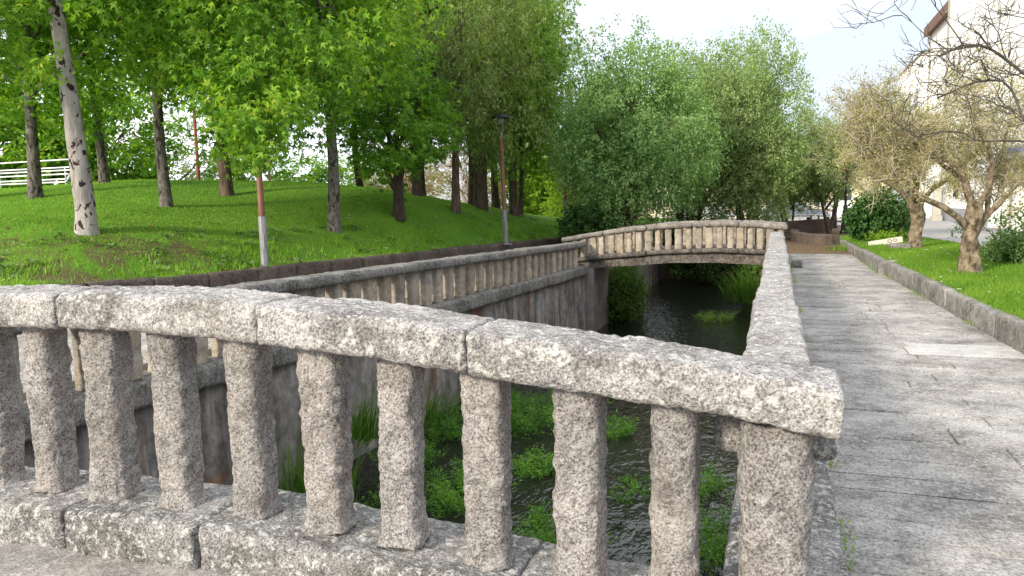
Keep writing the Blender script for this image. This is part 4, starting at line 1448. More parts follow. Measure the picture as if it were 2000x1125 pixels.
# ================================================================== BUSHES
def bush(name, label, base, rad, ntw, per, size, mat, seed, tpl='oval', cat='bush', group=None, **kw):
    t = thing(name, label, cat, base, 0, group)
    V, T = crown_arrays(rad, ntw, per, size, tpl, seed, freq=kw.get('freq', 2.0), thr=kw.get('thr', -0.25), droop=kw.get('droop', 0.2), tw=kw.get('tw', 0.28), lump=0.3, flat=0.92)
    V[:, 2] += rad[2] * 0.9
    V[:, 2] = np.maximum(V[:, 2], 0.02)
    link('foliage', mesh_np('foliage', V, T), M[mat], t)
    mb = MB()
    r = np.random.default_rng(seed)
    for k in range(9):
        e = np.array([r.normal() * rad[0] * 0.5, r.normal() * rad[1] * 0.5, rad[2] * (0.9 + 0.7 * r.random())])
        mb.tube(curve_pts(np.array([r.normal() * .06, r.normal() * .06, -0.05]), e, 6, 0.06, r), np.linspace(0.022, 0.006, 6), 5)
    link('stems', mb.mesh('stems', True), M['bark_brown'], t)
    return t


bush('round_bush', 'dense dark green rounded bush on the lawn left of the second tree', (2.95, 26.6, 0.22), (0.85, 0.8, 0.82), 900, 14, 0.10, 'dark_bush', 91)
bush('rose_bush', 'loose light green bush behind the nearest gnarled tree', (4.35, 17.9, 0.27), (0.62, 0.62, 0.55), 520, 12, 0.065, 'rose', 92, thr=-0.1, tw=0.35)
bush('low_plant', 'low yellowish plant in front of the dark round bush', (3.15, 25.4, 0.24), (0.45, 0.25, 0.14), 140, 10, 0.06, 'sunlit', 93)
bush('rose_bush', 'pale leafy bush at the right edge beside the building', (6.6, 19.6, 0.26), (0.8, 0.8, 0.6), 520, 12, 0.075, 'rose', 94)
bush('conifer_shrub', 'yellowish shrub at the left edge before the white rails', (-22.2, 15.8, hz(-22.2, 15.8)), (0.5, 0.5, 0.6), 360, 12, 0.07, 'sunlit', 95)
# understorey by the footbridge, on the banks
UG = 'bushes on the stream banks'
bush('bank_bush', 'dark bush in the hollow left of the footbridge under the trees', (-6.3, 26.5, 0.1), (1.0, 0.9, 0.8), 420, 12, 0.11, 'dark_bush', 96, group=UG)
bush('bank_bush', 'dark bush behind the left part of the footbridge', (-5.3, 24.4, -0.9), (0.7, 1.2, 0.8), 420, 12, 0.10, 'ivy', 97, group=UG)
bush('bank_bush', 'bright leafy bush left of the far lamp post', (-8.2, 37.5, 0.3), (1.3, 1.0, 1.0), 420, 12, 0.13, 'sunlit', 98, group=UG)
bush('bank_bush', 'leafy bush right of the far lamp post at the end of the hill', (-7.1, 30.0, 0.2), (0.7, 0.8, 0.75), 420, 12, 0.10, 'alder', 99, group=UG)
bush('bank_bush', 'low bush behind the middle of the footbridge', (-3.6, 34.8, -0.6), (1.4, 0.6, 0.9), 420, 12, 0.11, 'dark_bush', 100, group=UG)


def reed(name, label, base, n, h, spread, mat, seed, lean=(0, 0), cat='plant', wid=0.02, group=None, kind=None):
    r = np.random.default_rng(seed)
    P = np.c_[r.normal(size=(n, 2)) * spread, np.zeros(n)]
    out = nrm(np.c_[P[:, :2] * 1.2 + r.normal(size=(n, 2)) * 0.35 * h + np.array(lean), np.zeros(n)])
    hh = h * (0.55 + 0.6 * r.random(n))
    bend = r.random(n) * 0.9
    V = []
    T = []
    S = np.cross(out, UPV)
    seg = 5
    for k in range(seg + 1):
        f = k / seg
        c = P + UPV * (hh * (f - 0.35 * bend * f * f))[:, None] + out * (hh * bend * 0.6 * f * f)[:, None] + np.array([lean[0], lean[1], 0]) * (f * 0.5)
        wv = wid * (1 - f) * (0.6 + 0.4) + 0.002
        V.append(c - S * wv / 2)
        V.append(c + S * wv / 2)
    V = np.stack(V, 1)
    q = []
    for k in range(seg):
        q += [(2 * k, 2 * k + 1, 2 * k + 3), (2 * k, 2 * k + 3, 2 * k + 2)]
    T = np.array(q)[None] + (np.arange(n) * (2 * seg + 2))[:, None, None]
    o = link(name, mesh_np(name, V.reshape(-1, 3), T.reshape(-1, 3)), M[mat], loc=base)
    return tag(o, label, cat, group, 'stuff' if name == 'verge_tuft' else kind)


def cress(label, base, rad, nst, h, seed, mat='cress', size=0.034):
    """ferny water plant: stems with paired leaflets"""
    r = np.random.default_rng(seed)
    t = thing('water_plant', label, 'plant', base, 0, 'green plants in the stream')
    Ps, Ds, mb = [], [], MB()
    for k in range(nst):
        a = r.random() * 6.28
        q = math.sqrt(r.random()) * rad
        s = np.array([math.cos(a) * q, math.sin(a) * q * 1.2, -0.05])
        e = s + np.array([math.cos(a) * 0.5 * h * r.random() + r.normal() * 0.1, math.sin(a) * 0.5 * h * r.random() + r.normal() * 0.1, h * (0.4 + 0.6 * r.random())])
        p = curve_pts(s, e, 6, 0.1, r)
        if k % 3 == 0:
            mb.tube(p, np.linspace(0.006, 0.002, 6), 3, cap=False)
        f = r.random(44) ** 0.6
        pp = np.stack([np.interp(f, np.linspace(0, 1, 6), p[:, i]) for i in range(3)], 1)
        dd = nrm(r.normal(size=(44, 3)) * np.array([1, 1, 0.35]) + 0.3 * (e - s))
        Ps.append(pp + dd * 0.03)
        Ds.append(dd)
    P = np.concatenate(Ps)
    D = np.concatenate(Ds)
    V, T = leaves(P, D, nrm(UPV + 0.5 * r.normal(size=P.shape)), size * 1.5 * (0.6 + 0.8 * r.random(len(P))), 'narrow')
    link('leaves', mesh_np('leaves', V, T), M[mat], t)
    link('stems', mb.mesh('stems'), M['reed'], t)


WZ = WATER_Z
cress('large bright green plant mass by the wall behind the seventh baluster gap', (-3.55, 11.6, WZ), 0.75, 170, 0.55, 111)
cress('green plant tuft against the wall foot seen right of the fifth baluster', (-4.75, 10.6, WZ), 0.42, 80, 0.42, 112)
cress('feathery green plant in the water below the sixth gap', (-3.50, 8.1, WZ), 0.40, 90, 0.40, 113)
cress('small feathery plant right of the sixth gap plant', (-3.05, 9.3, WZ), 0.28, 42, 0.32, 114)
cress('green plant with a pale stone at its foot below the seventh gap', (-2.12, 7.4, WZ), 0.30, 62, 0.40, 115)
cress('sprawling green plant beside the corner pillar', (-0.52, 7.6, WZ), 0.34, 80, 0.45, 116)
cress('small green sprig standing in the stream beyond the eighth gap', (-2.25, 11.2, WZ), 0.18, 26, 0.32, 117)
cress('small bright plant growing on the far foot of the left wall', (-4.72, 18.3, WZ + 0.05), 0.22, 40, 0.34, 118)
cress('small green plant low in the fifth gap', (-4.15, 7.5, WZ), 0.25, 40, 0.30, 119)
cress('green plant bed in the shade under the footbridge', (-1.7, 23.2, WZ), 0.55, 70, 0.30, 120, 'ivy')
cress('small sprig by the corner pillar in the dark water', (-0.75, 9.2, WZ), 0.16, 26, 0.35, 121)
cress('leafy growth along the wall foot left of the large plant mass', (-4.9, 12.6, WZ), 0.5, 90, 0.45, 122)
cress('leafy growth at the wall foot behind the fifth gap', (-4.75, 9.1, WZ), 0.35, 60, 0.35, 123)
cress('thin trailing weed in mid stream below the eighth gap', (-1.7, 9.0, WZ - 0.02), 0.35, 30, 0.16, 124)
reed('tall_grass', 'tall green grass tuft at the foot of the wall behind the fourth gap', (-5.25, 7.6, WZ - 0.02), 240, 0.95, 0.24, 'reed', 131, (0.15, 0))
reed('tall_grass', 'yellowish grass tuft hanging from the wall behind the fifth baluster', (-5.35, 9.0, WZ + 0.35), 130, 0.75, 0.16, 'reed', 132, (0.25, -0.1))
reed('tall_grass', 'grass tuft on the wall ledge right of the fifth baluster', (-5.15, 10.6, WZ + 0.15), 120, 0.6, 0.18, 'reed', 133, (0.25, 0))
reed('tall_grass', 'low grass behind the third gap at the wall foot', (-5.45, 6.4, WZ + 0.1), 120, 0.6, 0.2, 'reed', 134, (0.15, 0))
reed('tall_grass', 'bright grass clump on the right bank under the footbridge', (-0.75, 25.6, WZ + 0.25), 380, 1.15, 0.34, 'reed', 135, (-0.35, -0.1), wid=0.03)
reed('tall_grass', 'rank green growth hanging down the bank under the left of the footbridge', (-4.55, 22.9, WZ + 0.6), 420, 1.1, 0.30, 'ivy', 136, (0.25, -0.1), wid=0.035)
bush('bank_bush', 'trailing greenery on the bank below the left of the footbridge', (-4.45, 23.0, WZ - 0.1), (0.55, 1.3, 0.95), 620, 12, 0.085, 'ivy', 137, group=UG, thr=-0.3)
bush('bank_bush', 'dark greenery added as shade at the end of the stream tunnel under the footbridge', (-2.6, 33.5, WZ), (2.0, 0.8, 1.1), 500, 12, 0.11, 'dark_bush', 138, group=UG)  # dark bush added to stand in for shade low behind the bridge
bush('bank_bush', 'leafy growth on the right bank behind the footbridge', (-0.5, 29.5, WZ + 0.2), (0.5, 2.2, 1.0), 500, 12, 0.10, 'ivy', 139, group=UG)
o = stone_mesh(0.22, 0.16, 0.10, 0.03, amp=0.02, rad=0.04, seed=141)
tag(link('pale_stone', o, M['gran_slab_pale'], loc=(-2.35, 7.05, WZ - 0.02)), 'pale stone in the water beside a green plant', 'stone')

# ================================================================== LAMPS
def park_lamp(label, x, y, z, rz, lean=0.0, head=True):
    t = thing('park_lamp', label, 'lamp post', (x, y, z - 0.03), rz, 'brown lamp posts along the hill')
    t.rotation_euler = (0, lean, rz)
    mb = MB()
    mb.tube([(0, 0, 0), (0, 0, 1.18)], [0.088, 0.088], 8)
    link('base_sleeve', mb.mesh('sleeve', False), M['post_grey'], t)
    mb = MB()
    mb.box(-0.15, 0.15, -0.15, 0.15, 0.0, 0.05)
    link('base_plate', mb.mesh('plate'), M['post_grey'], t)
    mb = MB()
    mb.box(-0.045, 0.045, -0.094, -0.08, 0.45, 0.80)
    link('access_door', mb.mesh('door'), M['post_grey'], t)
    mb = MB()
    mb.tube([(0, 0, 1.15), (0, 0, 3.6)], [0.072, 0.062], 12)
    link('post', mb.mesh('post', True), M['post_brown'], t)
    mb = MB()
    mb.tube([(0, 0, 3.55), (0, 0, 3.72)], [0.068, 0.05], 10)
    link('collar', mb.mesh('collar', True), M['post_grey'], t)
    for k in range(3):
        a = k * 2.094 + 0.4
        mb = MB()
        mb.tube([(0.03 * math.cos(a), 0.03 * math.sin(a), 3.66), (0.16 * math.cos(a), 0.16 * math.sin(a), 3.98), (0.20 * math.cos(a), 0.20 * math.sin(a), 4.18)], [0.013, 0.012, 0.012], 6)
        link('bracket', mb.mesh('bracket', True), M['post_grey'], t)
    mb = MB()
    mb.lathe([(0.0, 3.98), (0.08, 3.99), (0.13, 4.10), (0.13, 4.17), (0.0, 4.18)], 16)
    link('globe', mb.mesh('globe', True), M['glass'], t)
    mb = MB()
    mb.lathe([(0.10, 4.16), (0.31, 4.165), (0.315, 4.18), (0.27, 4.235), (0.16, 4.30), (0.05, 4.345), (0.0, 4.35)], 24)
    link('lamp_shade', mb.mesh('shade', True), M['iron'], t)


park_lamp('nearest brown lamp post with grey foot, its head lost in leaves', -10.76, 14.11, hz(-10.76, 14.11), 0.3, -0.012)
park_lamp('middle brown lamp post with grey foot and clearly seen dark dish head', -8.61, 24.04, hz(-8.61, 24.04), 0.9, -0.03)
park_lamp('far brown lamp post half hidden at the end of the hill by the stream', -8.95, 32.96, hz(-9.0, 32.96), 0.1, 0.0)


def plain_pole(label, x, y, z, h, mat, r0=0.07, cat='pole'):
    t = thing('lamp_pole', label, cat, (x, y, z - 0.05))
    mb = MB()
    mb.tube([(0, 0, 0), (-0.02, 0, h)], [r0, r0 * 0.8], 10)
    link('post', mb.mesh('post', True), M[mat], t)
    mb = MB()
    mb.lathe([(0.03, h - 0.02), (0.07, h + 0.1), (0.16, h + 0.4), (0.22, h + 0.42), (0.05, h + 0.58), (0, h + 0.6)], 14)
    link('lamp_head', mb.mesh('head', True), M['iron'], t)


plain_pole('rust-red lamp pole standing on the crest of the hill', -21.6, 24.5, hz(-21.6, 24.5), 3.6, 'post_rust')
plain_pole('thin brown lamp pole far behind the crest right of the nearest lamp post', -25.3, 33.95, hz(-25.3, 33.95), 3.2, 'post_brown', 0.06)
mb = MB()
mb.tube([(0, 0, 0), (0, 0, 1.75)], [0.055, 0.05], 8)
tag(link('wood_stake', mb.mesh('stake', True), simple('stake_wood', (0.42, 0.24, 0.10), 0.8, var=0.2), loc=(-8.7, 33.6, hz(-9, 33.6) - 0.05)), 'short orange-brown stake right beside the far lamp post', 'post')


def iron_lamp(label, x, y, z, h=3.6):
    t = thing('iron_lamp', label, 'lamp post', (x, y, z), 0, 'dark iron street lamps')
    mb = MB()
    mb.lathe([(0.0, 0), (0.20, 0.0), (0.20, 0.10), (0.16, 0.14), (0.15, 0.55), (0.115, 0.95), (0.125, 1.0), (0.09, 1.06), (0.10, 1.20), (0.075, 1.28)], 8)
    link('pedestal', mb.mesh('pedestal', False), M['iron'], t)
    mb = MB()
    mb.lathe([(0.06, 1.2), (0.052, 2.0), (0.07, 2.03), (0.045, 2.08), (0.038, h - 0.55), (0.06, h - 0.52), (0.03, h - 0.45)], 10)
    link('shaft', mb.mesh('shaft', True), M['iron'], t)
    mb = MB()
    mb.lathe([(0.08, h - 0.45), (0.17, h - 0.05), (0.17, h - 0.04)], 6)
    link('lantern', mb.mesh('lantern', False), M['glass'], t)
    mb = MB()
    mb.lathe([(0.20, h - 0.05), (0.19, h), (0.06, h + 0.12), (0.03, h + 0.2), (0, h + 0.22)], 6)
    link('lantern_cap', mb.mesh('cap', False), M['iron'], t)


iron_lamp('dark iron street lamp just left of the second lawn tree', 4.18, 29.0, 0.2)
iron_lamp('dark iron street lamp left of the round bush, the nearer of two', 2.85, 37.0, 0.05)
iron_lamp('dark iron street lamp left of the round bush, farther and slimmer', 2.95, 45.5, 0.0)

# ================================================================== WHITE RAILS ON THE HILL
gr = thing('white_bleacher', 'white tubular metal stand with horizontal rails at the left edge of the hill', 'stand', (-22.75, 19.5, hz(-22.75, 19.5)))
dl = np.array([-0.995, 0.09, 0])        # runs leftwards
back = np.array([-0.35, 0.93, 0])
rails = [(0.0, 0.10, 0.0), (0.0, 0.20, 0.12), (0.22, 0.38, 0.20), (0.40, 0.52, 0.38), (0.55, 0.63, 0.55), (0.95, 0.93, 0.95)]
for (bk, zz, _q) in rails:
    mb = MB()
    s = back * bk + UPV * zz + np.array([0.02, 0, 0])
    mb.tube([s, s + dl * 6.0], [0.026, 0.026], 8)
    link('rail', mb.mesh('rail', True), M['white_metal'], gr)
mb = MB()
mb.tube([UPV * 0.08, back * 0.98 + UPV * 0.95], [0.035, 0.035], 8)
link('side_bar', mb.mesh('side_bar', True), M['white_metal'], gr)
for k in range(4):
    mb = MB()
    s = dl * (0.35 + 1.8 * k) + back * 0.45
    mb.tube([s + UPV * -0.5, s + UPV * 0.62], [0.025, 0.025], 8)
    link('post', mb.mesh('post', True), M['white_metal'], gr)
mb = MB()
s = dl * 1.4 - back * 0.25 + UPV * -0.10
mb.tube([s, s + dl * 4.5], [0.026, 0.026], 8)
link('rail', mb.mesh('rail', True), M['white_metal'], gr)

# ================================================================== BUILDINGS
def building(name, label, x0, x1, y0, y1, h, mat):
    t = thing(name, label, 'building', (x0, y0, 0.0))
    mb = MB()
    mb.box(0, x1 - x0, 0, y1 - y0, -0.1, h)
    link('wall', mb.mesh('wall'), M[mat], t)
    return t


def bpart(t, name, mat, *b):
    mb = MB()
    mb.box(*b)
    return link(name, mb.mesh(name), M[mat], t)


bA = building('white_building', 'tall blank white building front rising behind the lawn trees', 9.5, 21, 29.0, 53.3, 17.0, 'plaster')
bpart(bA, 'plinth', 'plinth', -0.04, 0.5, 11.5, 24.28, -0.1, 0.95)
bpart(bA, 'corner_strip', 'stone_trim', -0.05, 0.4, 23.75, 24.35, -0.1, 17.0)
bpart(bA, 'canopy', 'plinth', -1.1, 0.1, 3.0, 10.5, 3.05, 3.22)
aw = bpart(bA, 'awning', 'awning', -1.12, -0.9, 4.2, 6.6, 3.24, 3.5)
for yy in (4.0, 7.2, 9.6, 10.9):
    bpart(bA, 'pillar', 'plaster', -0.35, -0.02, yy, yy + 0.42, -0.05, 3.05)
for yy in (5.0, 8.1):
    wdo = bpart(bA, 'shop_window', 'window', -0.03, 0.2, yy, yy + 1.3, 0.5, 2.6)
    mb = MB()
    for (a, b, c, d) in ((0, 1.3, 0.5, 0.56), (0, 1.3, 2.54, 2.6), (0, 0.06, 0.56, 2.54), (1.24, 1.3, 0.56, 2.54)):
        mb.box(-0.06, -0.032, yy + a, yy + b, c, d)
    link('frame', mb.mesh('frame'), M['white_metal'], wdo)
bpart(bA, 'cornice', 'stone_trim', -0.5, 0.0, 0.0, 24.4, 16.8, 17.1)
bB = building('brown_eaved_building', 'white building with a projecting brown roof edge behind the tall white one', 10.6, 20, 53.9, 66.0, 14.3, 'plaster')
bpart(bB, 'corner_strip', 'stone_trim', -0.05, 0.5, 11.6, 12.15, -0.1, 14.25)
mb = MB()
mb.add([(-0.4, -0.5, 13.6), (-0.4, 12.5, 13.6), (-0.4, 12.5, 14.3), (-0.4, -0.5, 14.3), (4, -0.5, 15.2), (4, 12.5, 15.2), (4, -0.5, 14.8), (4, 12.5, 14.8)],
       [(0, 1, 2, 3), (3, 2, 5, 4), (0, 6, 7, 1), (1, 7, 5, 2), (0, 3, 4, 6), (4, 5, 7, 6)])
link('roof', mb.mesh('roof'), M['roof'], bB)
bpart(bB, 'door', 'stone_trim', -0.06, 0.1, 3.0, 4.2, 0, 2.3)
bC = building('low_white_building', 'lower white building end seen through the thin crowns in the distance', 11.5, 20, 75.0, 88.0, 13.9, 'plaster')
bpart(bC, 'roof', 'stone_trim', -0.12, 8.9, -0.2, 13.2, 13.9, 14.05)
for q in range(3):
    bpart(bC, 'window', 'window', -0.04, 0.1, 1.5 + 4 * q, 2.7 + 4 * q, 9.6, 11.2)
bD = building('cream_building', 'cream building with windows across the far street seen under the crowns', -16, 8.8, 71.0, 82, 5.4, 'plaster_cream')
for q in range(12):
    for zz in (0.9, 3.3):
        wd = bpart(bD, 'window', 'window', 0.9 + 2.0 * q, 2.0 + 2.0 * q, -0.05, 0.1, zz, zz + 1.5)
        mb = MB()
        x0 = 0.9 + 2.0 * q
        for (a, b, c, d) in ((0, 1.1, 0, 0.08), (0, 1.1, 1.42, 1.5), (0, 0.08, 0.08, 1.42), (1.02, 1.1, 0.08, 1.42), (0.51, 0.59, 0.08, 1.42)):
            mb.box(x0 + a, x0 + b, -0.09, -0.052, zz + c, zz + d)
        link('frame', mb.mesh('frame'), M['white_metal'], wd)
bpart(bD, 'roof', 'roof', -0.5, 25.3, -0.5, 11.5, 5.4, 5.65)
# pier and hanging garment by the wall
t = thing('stone_pier', 'grey banded stone pier against the white wall behind the second lawn tree', 'pillar', (9.0, 51.6, 0.17))
for k in range(7):
    mb = MB()
    w_ = 0.42 if k else 0.55
    mb.box(-w_ / 2, w_ / 2, -w_ / 2, w_ / 2, k * 0.34, k * 0.34 + 0.325)
    link('block', mb.mesh('block'), M['stone_trim'], t)
t = thing('hanging_garment', 'dark garment hanging against the white wall right of the stone pier', 'clothing', (9.4, 48.6, 1.2))
V = []
T = []
for i in range(9):
    f = i / 8
    yy = -0.45 + 0.9 * f
    for j in range(6):
        g = j / 5
        V.append((-0.02 + 0.06 * math.sin(f * 14) * g, yy * (0.55 + 0.45 * math.sin(0.5 + 2.0 * g)), 2.0 - 1.25 * g - (0.25 if (i % 3 == 1 and j == 5) else 0)))
for i in range(8):
    for j in range(5):
        T.append((i * 6 + j, i * 6 + j + 1, (i + 1) * 6 + j + 1, (i + 1) * 6 + j))
me = mesh_np('cloth', V, np.array(T), True)
co = link('cloth', me, M['cloth'], t, loc=(0, 0, -0.2))
md = co.modifiers.new('solid', 'SOLIDIFY')
md.thickness = 0.03
mb = MB()
mb.tube([(0.12, 0, 1.78), (-0.06, 0, 1.82)], [0.012, 0.012], 6)
link('hook', mb.mesh('hook', True), M['iron'], t)

# ---- cars on the far street
def car(label, x, y, rz, paint):
    t = thing('parked_car', label, 'car', (x, y, 0.02), rz, 'cars parked on the far street')
    prof = [(-2.1, 0.35), (-2.12, 0.75), (-1.9, 0.95), (-1.45, 1.40), (0.35, 1.45), (1.05, 0.98), (1.95, 0.82), (2.1, 0.6), (2.1, 0.35)]
    V, T = [], []
    for s in (-1, 1):
        for (a, z) in prof:
            wy = 0.84 if z < 1.0 else 0.66
            V.append((a, s * wy, z))
    n = len(prof)
    for i in range(n):
        i2 = (i + 1) % n
        T.append((i, i2, n + i2, n + i))
    mb = MB()
    mb.add(V, T)
    for s in (0, n):
        mb.add(V, [(s + 0, s + 1, s + 2), (s + 0, s + 2, s + 5), (s + 2, s + 3, s + 5), (s + 3, s + 4, s + 5), (s + 0, s + 5, s + 8), (s + 5, s + 6, s + 8), (s + 6, s + 7, s + 8)])
    link('body', mb.mesh('body'), M[paint], t)
    for s in (-1, 1):
        mb = MB()
        mb.add([(-1.65, s * 0.79, 1.02), (0.85, s * 0.79, 1.02), (0.3, s * 0.69, 1.36), (-1.35, s * 0.69, 1.36)], [(0, 1, 2, 3)])
        link('side_window', mb.mesh('win'), M['window'], t)
        for a in (-1.3, 1.3):
            mb = MB()
            mb.tube([(a, s * 0.66, 0.31), (a, s * 0.86, 0.31)], [0.31, 0.31], 16)
            wh = link('wheel', mb.mesh('wheel'), M['tyre'], t)
            mb = MB()
            mb.tube([(a, s * 0.84, 0.31), (a, s * 0.868, 0.31)], [0.19, 0.19], 12)
            link('rim', mb.mesh('rim'), M['rim'], wh)
        mb = MB()
        mb.box(2.06, 2.12, s * 0.55 - 0.16, s * 0.55 + 0.16, 0.60, 0.72)
        link('headlight', mb.mesh('headlight'), M['glass'], t)
        mb = MB()
        mb.box(-2.14, -2.08, s * 0.6 - 0.14, s * 0.6 + 0.14, 0.72, 0.86)
        link('tail_light', mb.mesh('tail'), M['red_glass'], t)


car('white parked car in the distance left of the round bush', 4.2, 58.0, 1.45, 'carwhite')
car('grey-blue parked car in the distance behind the pale railing', 1.0, 56.0, 0.1, 'cargrey')
car('white parked car in the distance behind the pale railing', -5.0, 56.5, 0.05, 'carwhite')

# ---- pale railing, red-brown parapet, curved low wall
rl = thing('pale_railing', 'pale horizontal metal railing behind the stems over the stream', 'railing', (-6.5, 44.0, 0.0))
for zz in (0.45, 0.75, 1.05, 1.35):
    mb = MB()
    mb.tube([(0, 0, zz), (9.2, 0.9, zz)], [0.03, 0.03], 6)
    link('rail', mb.mesh('rail', True), M['white_metal'], rl)
for k in range(7):
    mb = MB()
    mb.tube([(9.2 * k / 6, 0.9 * k / 6, 0), (9.2 * k / 6, 0.9 * k / 6, 1.38)], [0.035, 0.035], 6)
    link('post', mb.mesh('post', True), M['white_metal'], rl)


def low_wall(name, label, path, z0, z1, thick, mat, seed):
    P = resample(path, 0.2)
    D = np.gradient(P, axis=0)
    D /= np.linalg.norm(D, axis=1, keepdims=True)
    N = np.stack([D[:, 1], -D[:, 0]], 1) * thick / 2
    zz = [z0, z1 - 0.03, z1, z1, z1 - 0.03, z0]
    off = [1, 1, 0.85, -0.85, -1, -1]
    V, T = [], []
    k = 6
    for i in range(len(P)):
        for z, o_ in zip(zz, off):
            V.append((P[i, 0] + N[i, 0] * o_, P[i, 1] + N[i, 1] * o_, z))
    V = np.array(V)
    V += 0.015 * np.stack([vnoise(V * 3 + 7 * s, seed) for s in range(3)], 1)
    for i in range(len(P) - 1):
        for j in range(5):
            T.append((i * k + j, i * k + j + 1, (i + 1) * k + j + 1, (i + 1) * k + j))
    T.append((0, 1, 2, 3))
    T.append((0, 3, 4, 5))
    e = (len(P) - 1) * k
    T.append((e, e + 3, e + 2, e + 1))
    T.append((e, e + 5, e + 4, e + 3))
    return tag(link(name, mesh_np(name, V, np.array(T)), mat), label, 'wall')


low_wall('red_brown_wall', 'red-brown parapet wall crossing beyond the footbridge', [(-7.0, 35.8), (-3.0, 36.0), (0.2, 37.2), (2.45, 41.5)], -0.05, 0.62, 0.3, M['redwall'], 5)
low_wall('curved_wall', 'low curved dark stone wall at the bend of the earth path', [(0.72, 34.5), (0.62, 32.4), (0.80, 31.0), (1.25, 29.9), (1.95, 29.0)], -0.05, 0.36, 0.34, M['kerb_brown'], 6)

# ---- white painted board, flat stone, small verge
bd = thing('white_board', 'white painted board with dark rings tilted on the lawn before the dark bush', 'board', (2.95, 24.1, 0.30), 0.35)
mb = MB()
mb.box(-0.48, 0.48, -0.035, 0.035, 0.0, 0.15)
bo = link('plank', mb.mesh('plank'), M['board'], bd)
bo.rotation_euler = (0, -0.14, 0)
for k in (0.10, 0.26):
    pts = [(k + 0.055 * math.cos(a), -0.042, 0.085 + 0.04 * math.sin(a)) for a in np.linspace(0, 2 * math.pi, 17)]
    mb = MB()
    mb.tube(pts, [0.009] * 17, 5)
    link('ring_mark', mb.mesh('ring', True), M['paint_dark'], bo)
o = stone_mesh(0.5, 0.35, 0.16, 0.05, amp=0.02, rad=0.05, seed=700)
tag(link('flat_stone', o, M['kerb_grey'], loc=(3.1, 22.6, 0.24), rot=(0, 0, 0.3)), 'flat grey stone in the grass beside the second lawn tree', 'stone')

# ================================================================== GRASS BLADES
def blades(name, label, P, h, mat, seed, wid=0.10):
    r = np.random.default_rng(seed)
    n = len(P)
    D = nrm(np.c_[r.normal(size=(n, 2)) * 0.5, np.ones(n)])
    N = nrm(np.c_[r.normal(size=(n, 2)), np.zeros(n) + 0.15])
    TPL['_b'] = (np.array([(-wid, 0, 0), (wid, 0, 0), (0, 1, 0)]), np.array([(0, 1, 2)]))
    V, T = leaves(P, D, N, h * (0.5 + r.random(n)), '_b')
    o = link(name, mesh_np(name, V, T), M[mat])
    return tag(o, label, 'grass', kind='stuff')


def tri_sample(V, Q, n, seed, wfun):
    r = np.random.default_rng(seed)
    a, b, c, d = (V[Q[:, i]] for i in range(4))
    ar = np.linalg.norm(np.cross(c - a, d - b), axis=1) / 2
    cen = (a + c) / 2
    wgt = ar * wfun(cen)
    k = r.choice(len(Q), n, p=wgt / wgt.sum())
    u, v = r.random(n)[:, None], r.random(n)[:, None]
    return (a[k] * (1 - u) + b[k] * u) * (1 - v) + (d[k] * (1 - u) + c[k] * u) * v


HVf = HV.reshape(-1, 3)
Qh = np.stack([idx[:-1, :-1], idx[1:, :-1], idx[1:, 1:], idx[:-1, 1:]], -1).reshape(-1, 4)


def w_hill(c):
    d = np.linalg.norm(c[:, :2], axis=1)
    dep = c[:, :2] @ DEP[:2]
    lat = c[:, :2] @ LAT[:2]
    vis = (dep > 4) & (np.abs(lat) < dep * 0.75 + 1) & (d < 36)
    return vis * np.clip(18 / np.maximum(d, 8), 0.3, 2) ** 1.5 * np.where(c[:, 2] < 0.95, 0.08 + 0.8 * (fbm(np.c_[c[:, :2] * 1.3, c[:, 2] * 0], 3, 77) > 0.0), 1.0)


P = tri_sample(HVf, Qh, 170000, 201, w_hill)
blades('hill_grass', 'short green grass covering the hill', P, 0.042, 'blade', 202)
P = tri_sample(HVf, Qh, 9000, 203, lambda c: w_hill(c) * (c[:, 2] < 0.75))
blades('tufts_grass', 'longer ragged grass near the hill kerb', P, 0.13, 'blade', 204, 0.06)
LV = V0 = np.array([v.co[:] for v in lawn_me.vertices])
LQ = np.array([p.vertices[:] for p in lawn_me.polygons])
P = tri_sample(LV, LQ, 110000, 205, lambda c: (c[:, 1] > 5) * np.clip(14 / np.maximum(c[:, 1], 6), 0.2, 2) ** 1.3)
blades('lawn_grass', 'bright short grass covering the lawn strip', P, 0.06, 'blade_lawn', 206)
# daisies on the slope
r = np.random.default_rng(207)
P = tri_sample(HVf, Qh, 420, 208, lambda c: w_hill(c) * (c[:, 2] < 1.3) * (fbm(np.c_[c[:, :2] * 0.5, c[:, 2] * 0], 2, 12) > 0.05)) + np.array([0, 0, 0.05])
P2 = tri_sample(LV, LQ, 160, 209, lambda c: (c[:, 1] > 6) * 1.0) + np.array([0, 0, 0.055])
P = np.concatenate([P, P2])
V, T = leaves(np.repeat(P, 3, 0), nrm(r.normal(size=(len(P) * 3, 3)) * np.array([1, 1, 0.1])), np.tile(UPV + np.array([0.1, -0.3, 0]), (len(P) * 3, 1)), np.full(len(P) * 3, 0.028), 'oval')
tag(link('daisies', mesh_np('daisies', V, T), M['petal']), 'tiny white daisies scattered in the grass', 'flowers', kind='stuff')
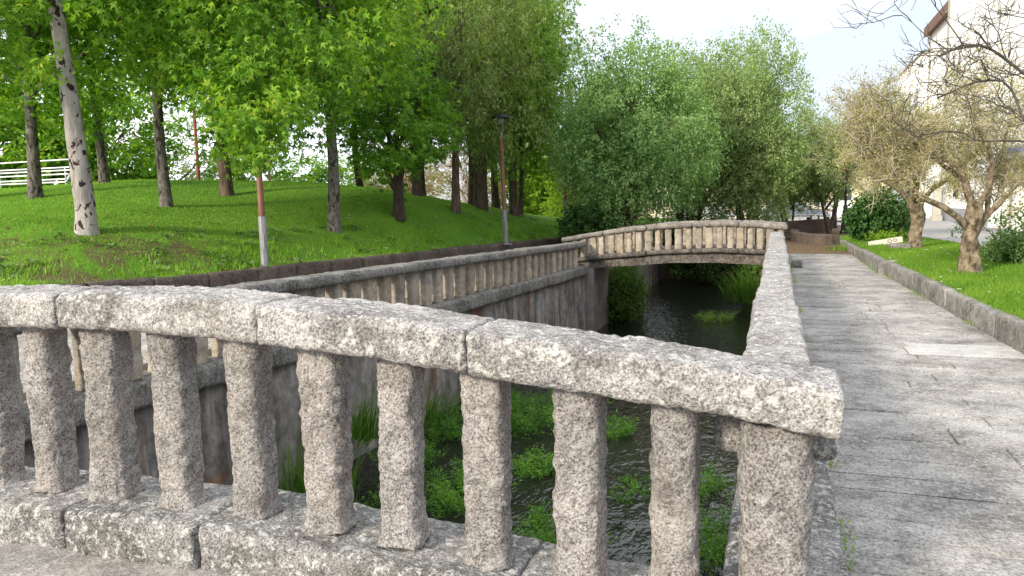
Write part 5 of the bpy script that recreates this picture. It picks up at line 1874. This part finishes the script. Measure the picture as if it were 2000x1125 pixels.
# rank growth at the path edge and along kerbs
reed('verge_tuft', 'green tuft at the end of the lawn kerb by the earth path', (2.0, 26.2, 0.0), 160, 0.22, 0.28, 'blade_lawn', 301)
reed('verge_tuft', 'light weed tuft in bare earth below the leaning pale trunk', (-11.6, 11.9, hz(-11.6, 11.9)), 60, 0.22, 0.10, 'blade_lawn', 302)
reed('verge_tuft', 'weed tuft by the hill kerb left of the nearest lamp post', (-11.5, 11.0, hz(-11.5, 11.0)), 60, 0.25, 0.12, 'blade_lawn', 303)

r = np.random.default_rng(310)
P = tri_sample(HVf, Qh, 900, 311, lambda c: w_hill(c) * (c[:, 2] < 1.6)) + np.array([0, 0, 0.025])
V, T = leaves(P, nrm(r.normal(size=(len(P), 3)) * np.array([1, 1, 0.2])), nrm(UPV + 0.45 * r.normal(size=(len(P), 3))), 0.07 * (0.5 + r.random(len(P))), 'maple')
M['litter'] = leafmat('fallen_leaf', [(0.10, 0.05, 0.025), (0.19, 0.10, 0.04), (0.28, 0.20, 0.08), (0.30, 0.32, 0.12)], 0.1, cscale=4)
tag(link('fallen_leaves', mesh_np('litter', V, T), M['litter']), 'brown and yellow fallen leaves scattered over the slope', 'leaves', kind='stuff')
P0 = tri_sample(HVf, Qh, 150, 312, lambda c: w_hill(c) * (c[:, 2] < 1.1))
P = np.repeat(P0, 14, 0) + np.c_[r.normal(size=(150 * 14, 2)) * 0.07, 0.02 + 0.06 * r.random(150 * 14)]
V, T = leaves(P, nrm(r.normal(size=(len(P), 3)) * np.array([1, 1, 0.4]) + UPV * 0.3), nrm(UPV + 0.4 * r.normal(size=(len(P), 3))), 0.085 * (0.5 + r.random(len(P))), 'oval')
tag(link('weeds', mesh_np('weeds', V, T), M['rose']), 'broad-leaved weeds dotted through the grass near the hill kerb', 'weeds', kind='stuff')
# moss and grit in the joints at the foot of the lawn kerb and the walkway wall
n = 2600
yy = r.random(n) * 22 + 2.8
side = r.random(n) < 0.5
xx = np.where(side, np.array([kerb_x(q) for q in yy]) - 0.02 - 0.05 * r.random(n) ** 2, 0.335 + 0.06 * r.random(n) ** 2)
keep = fbm(np.c_[xx * 0 + side * 9.0, yy * 0.9, yy * 0], 3, 5) > 0.02
P = np.c_[xx, yy, np.full(n, 0.003)][keep]
blades('joint_grass', 'thin grass and moss along the edges of the walkway', P, 0.035, 'blade', 313)
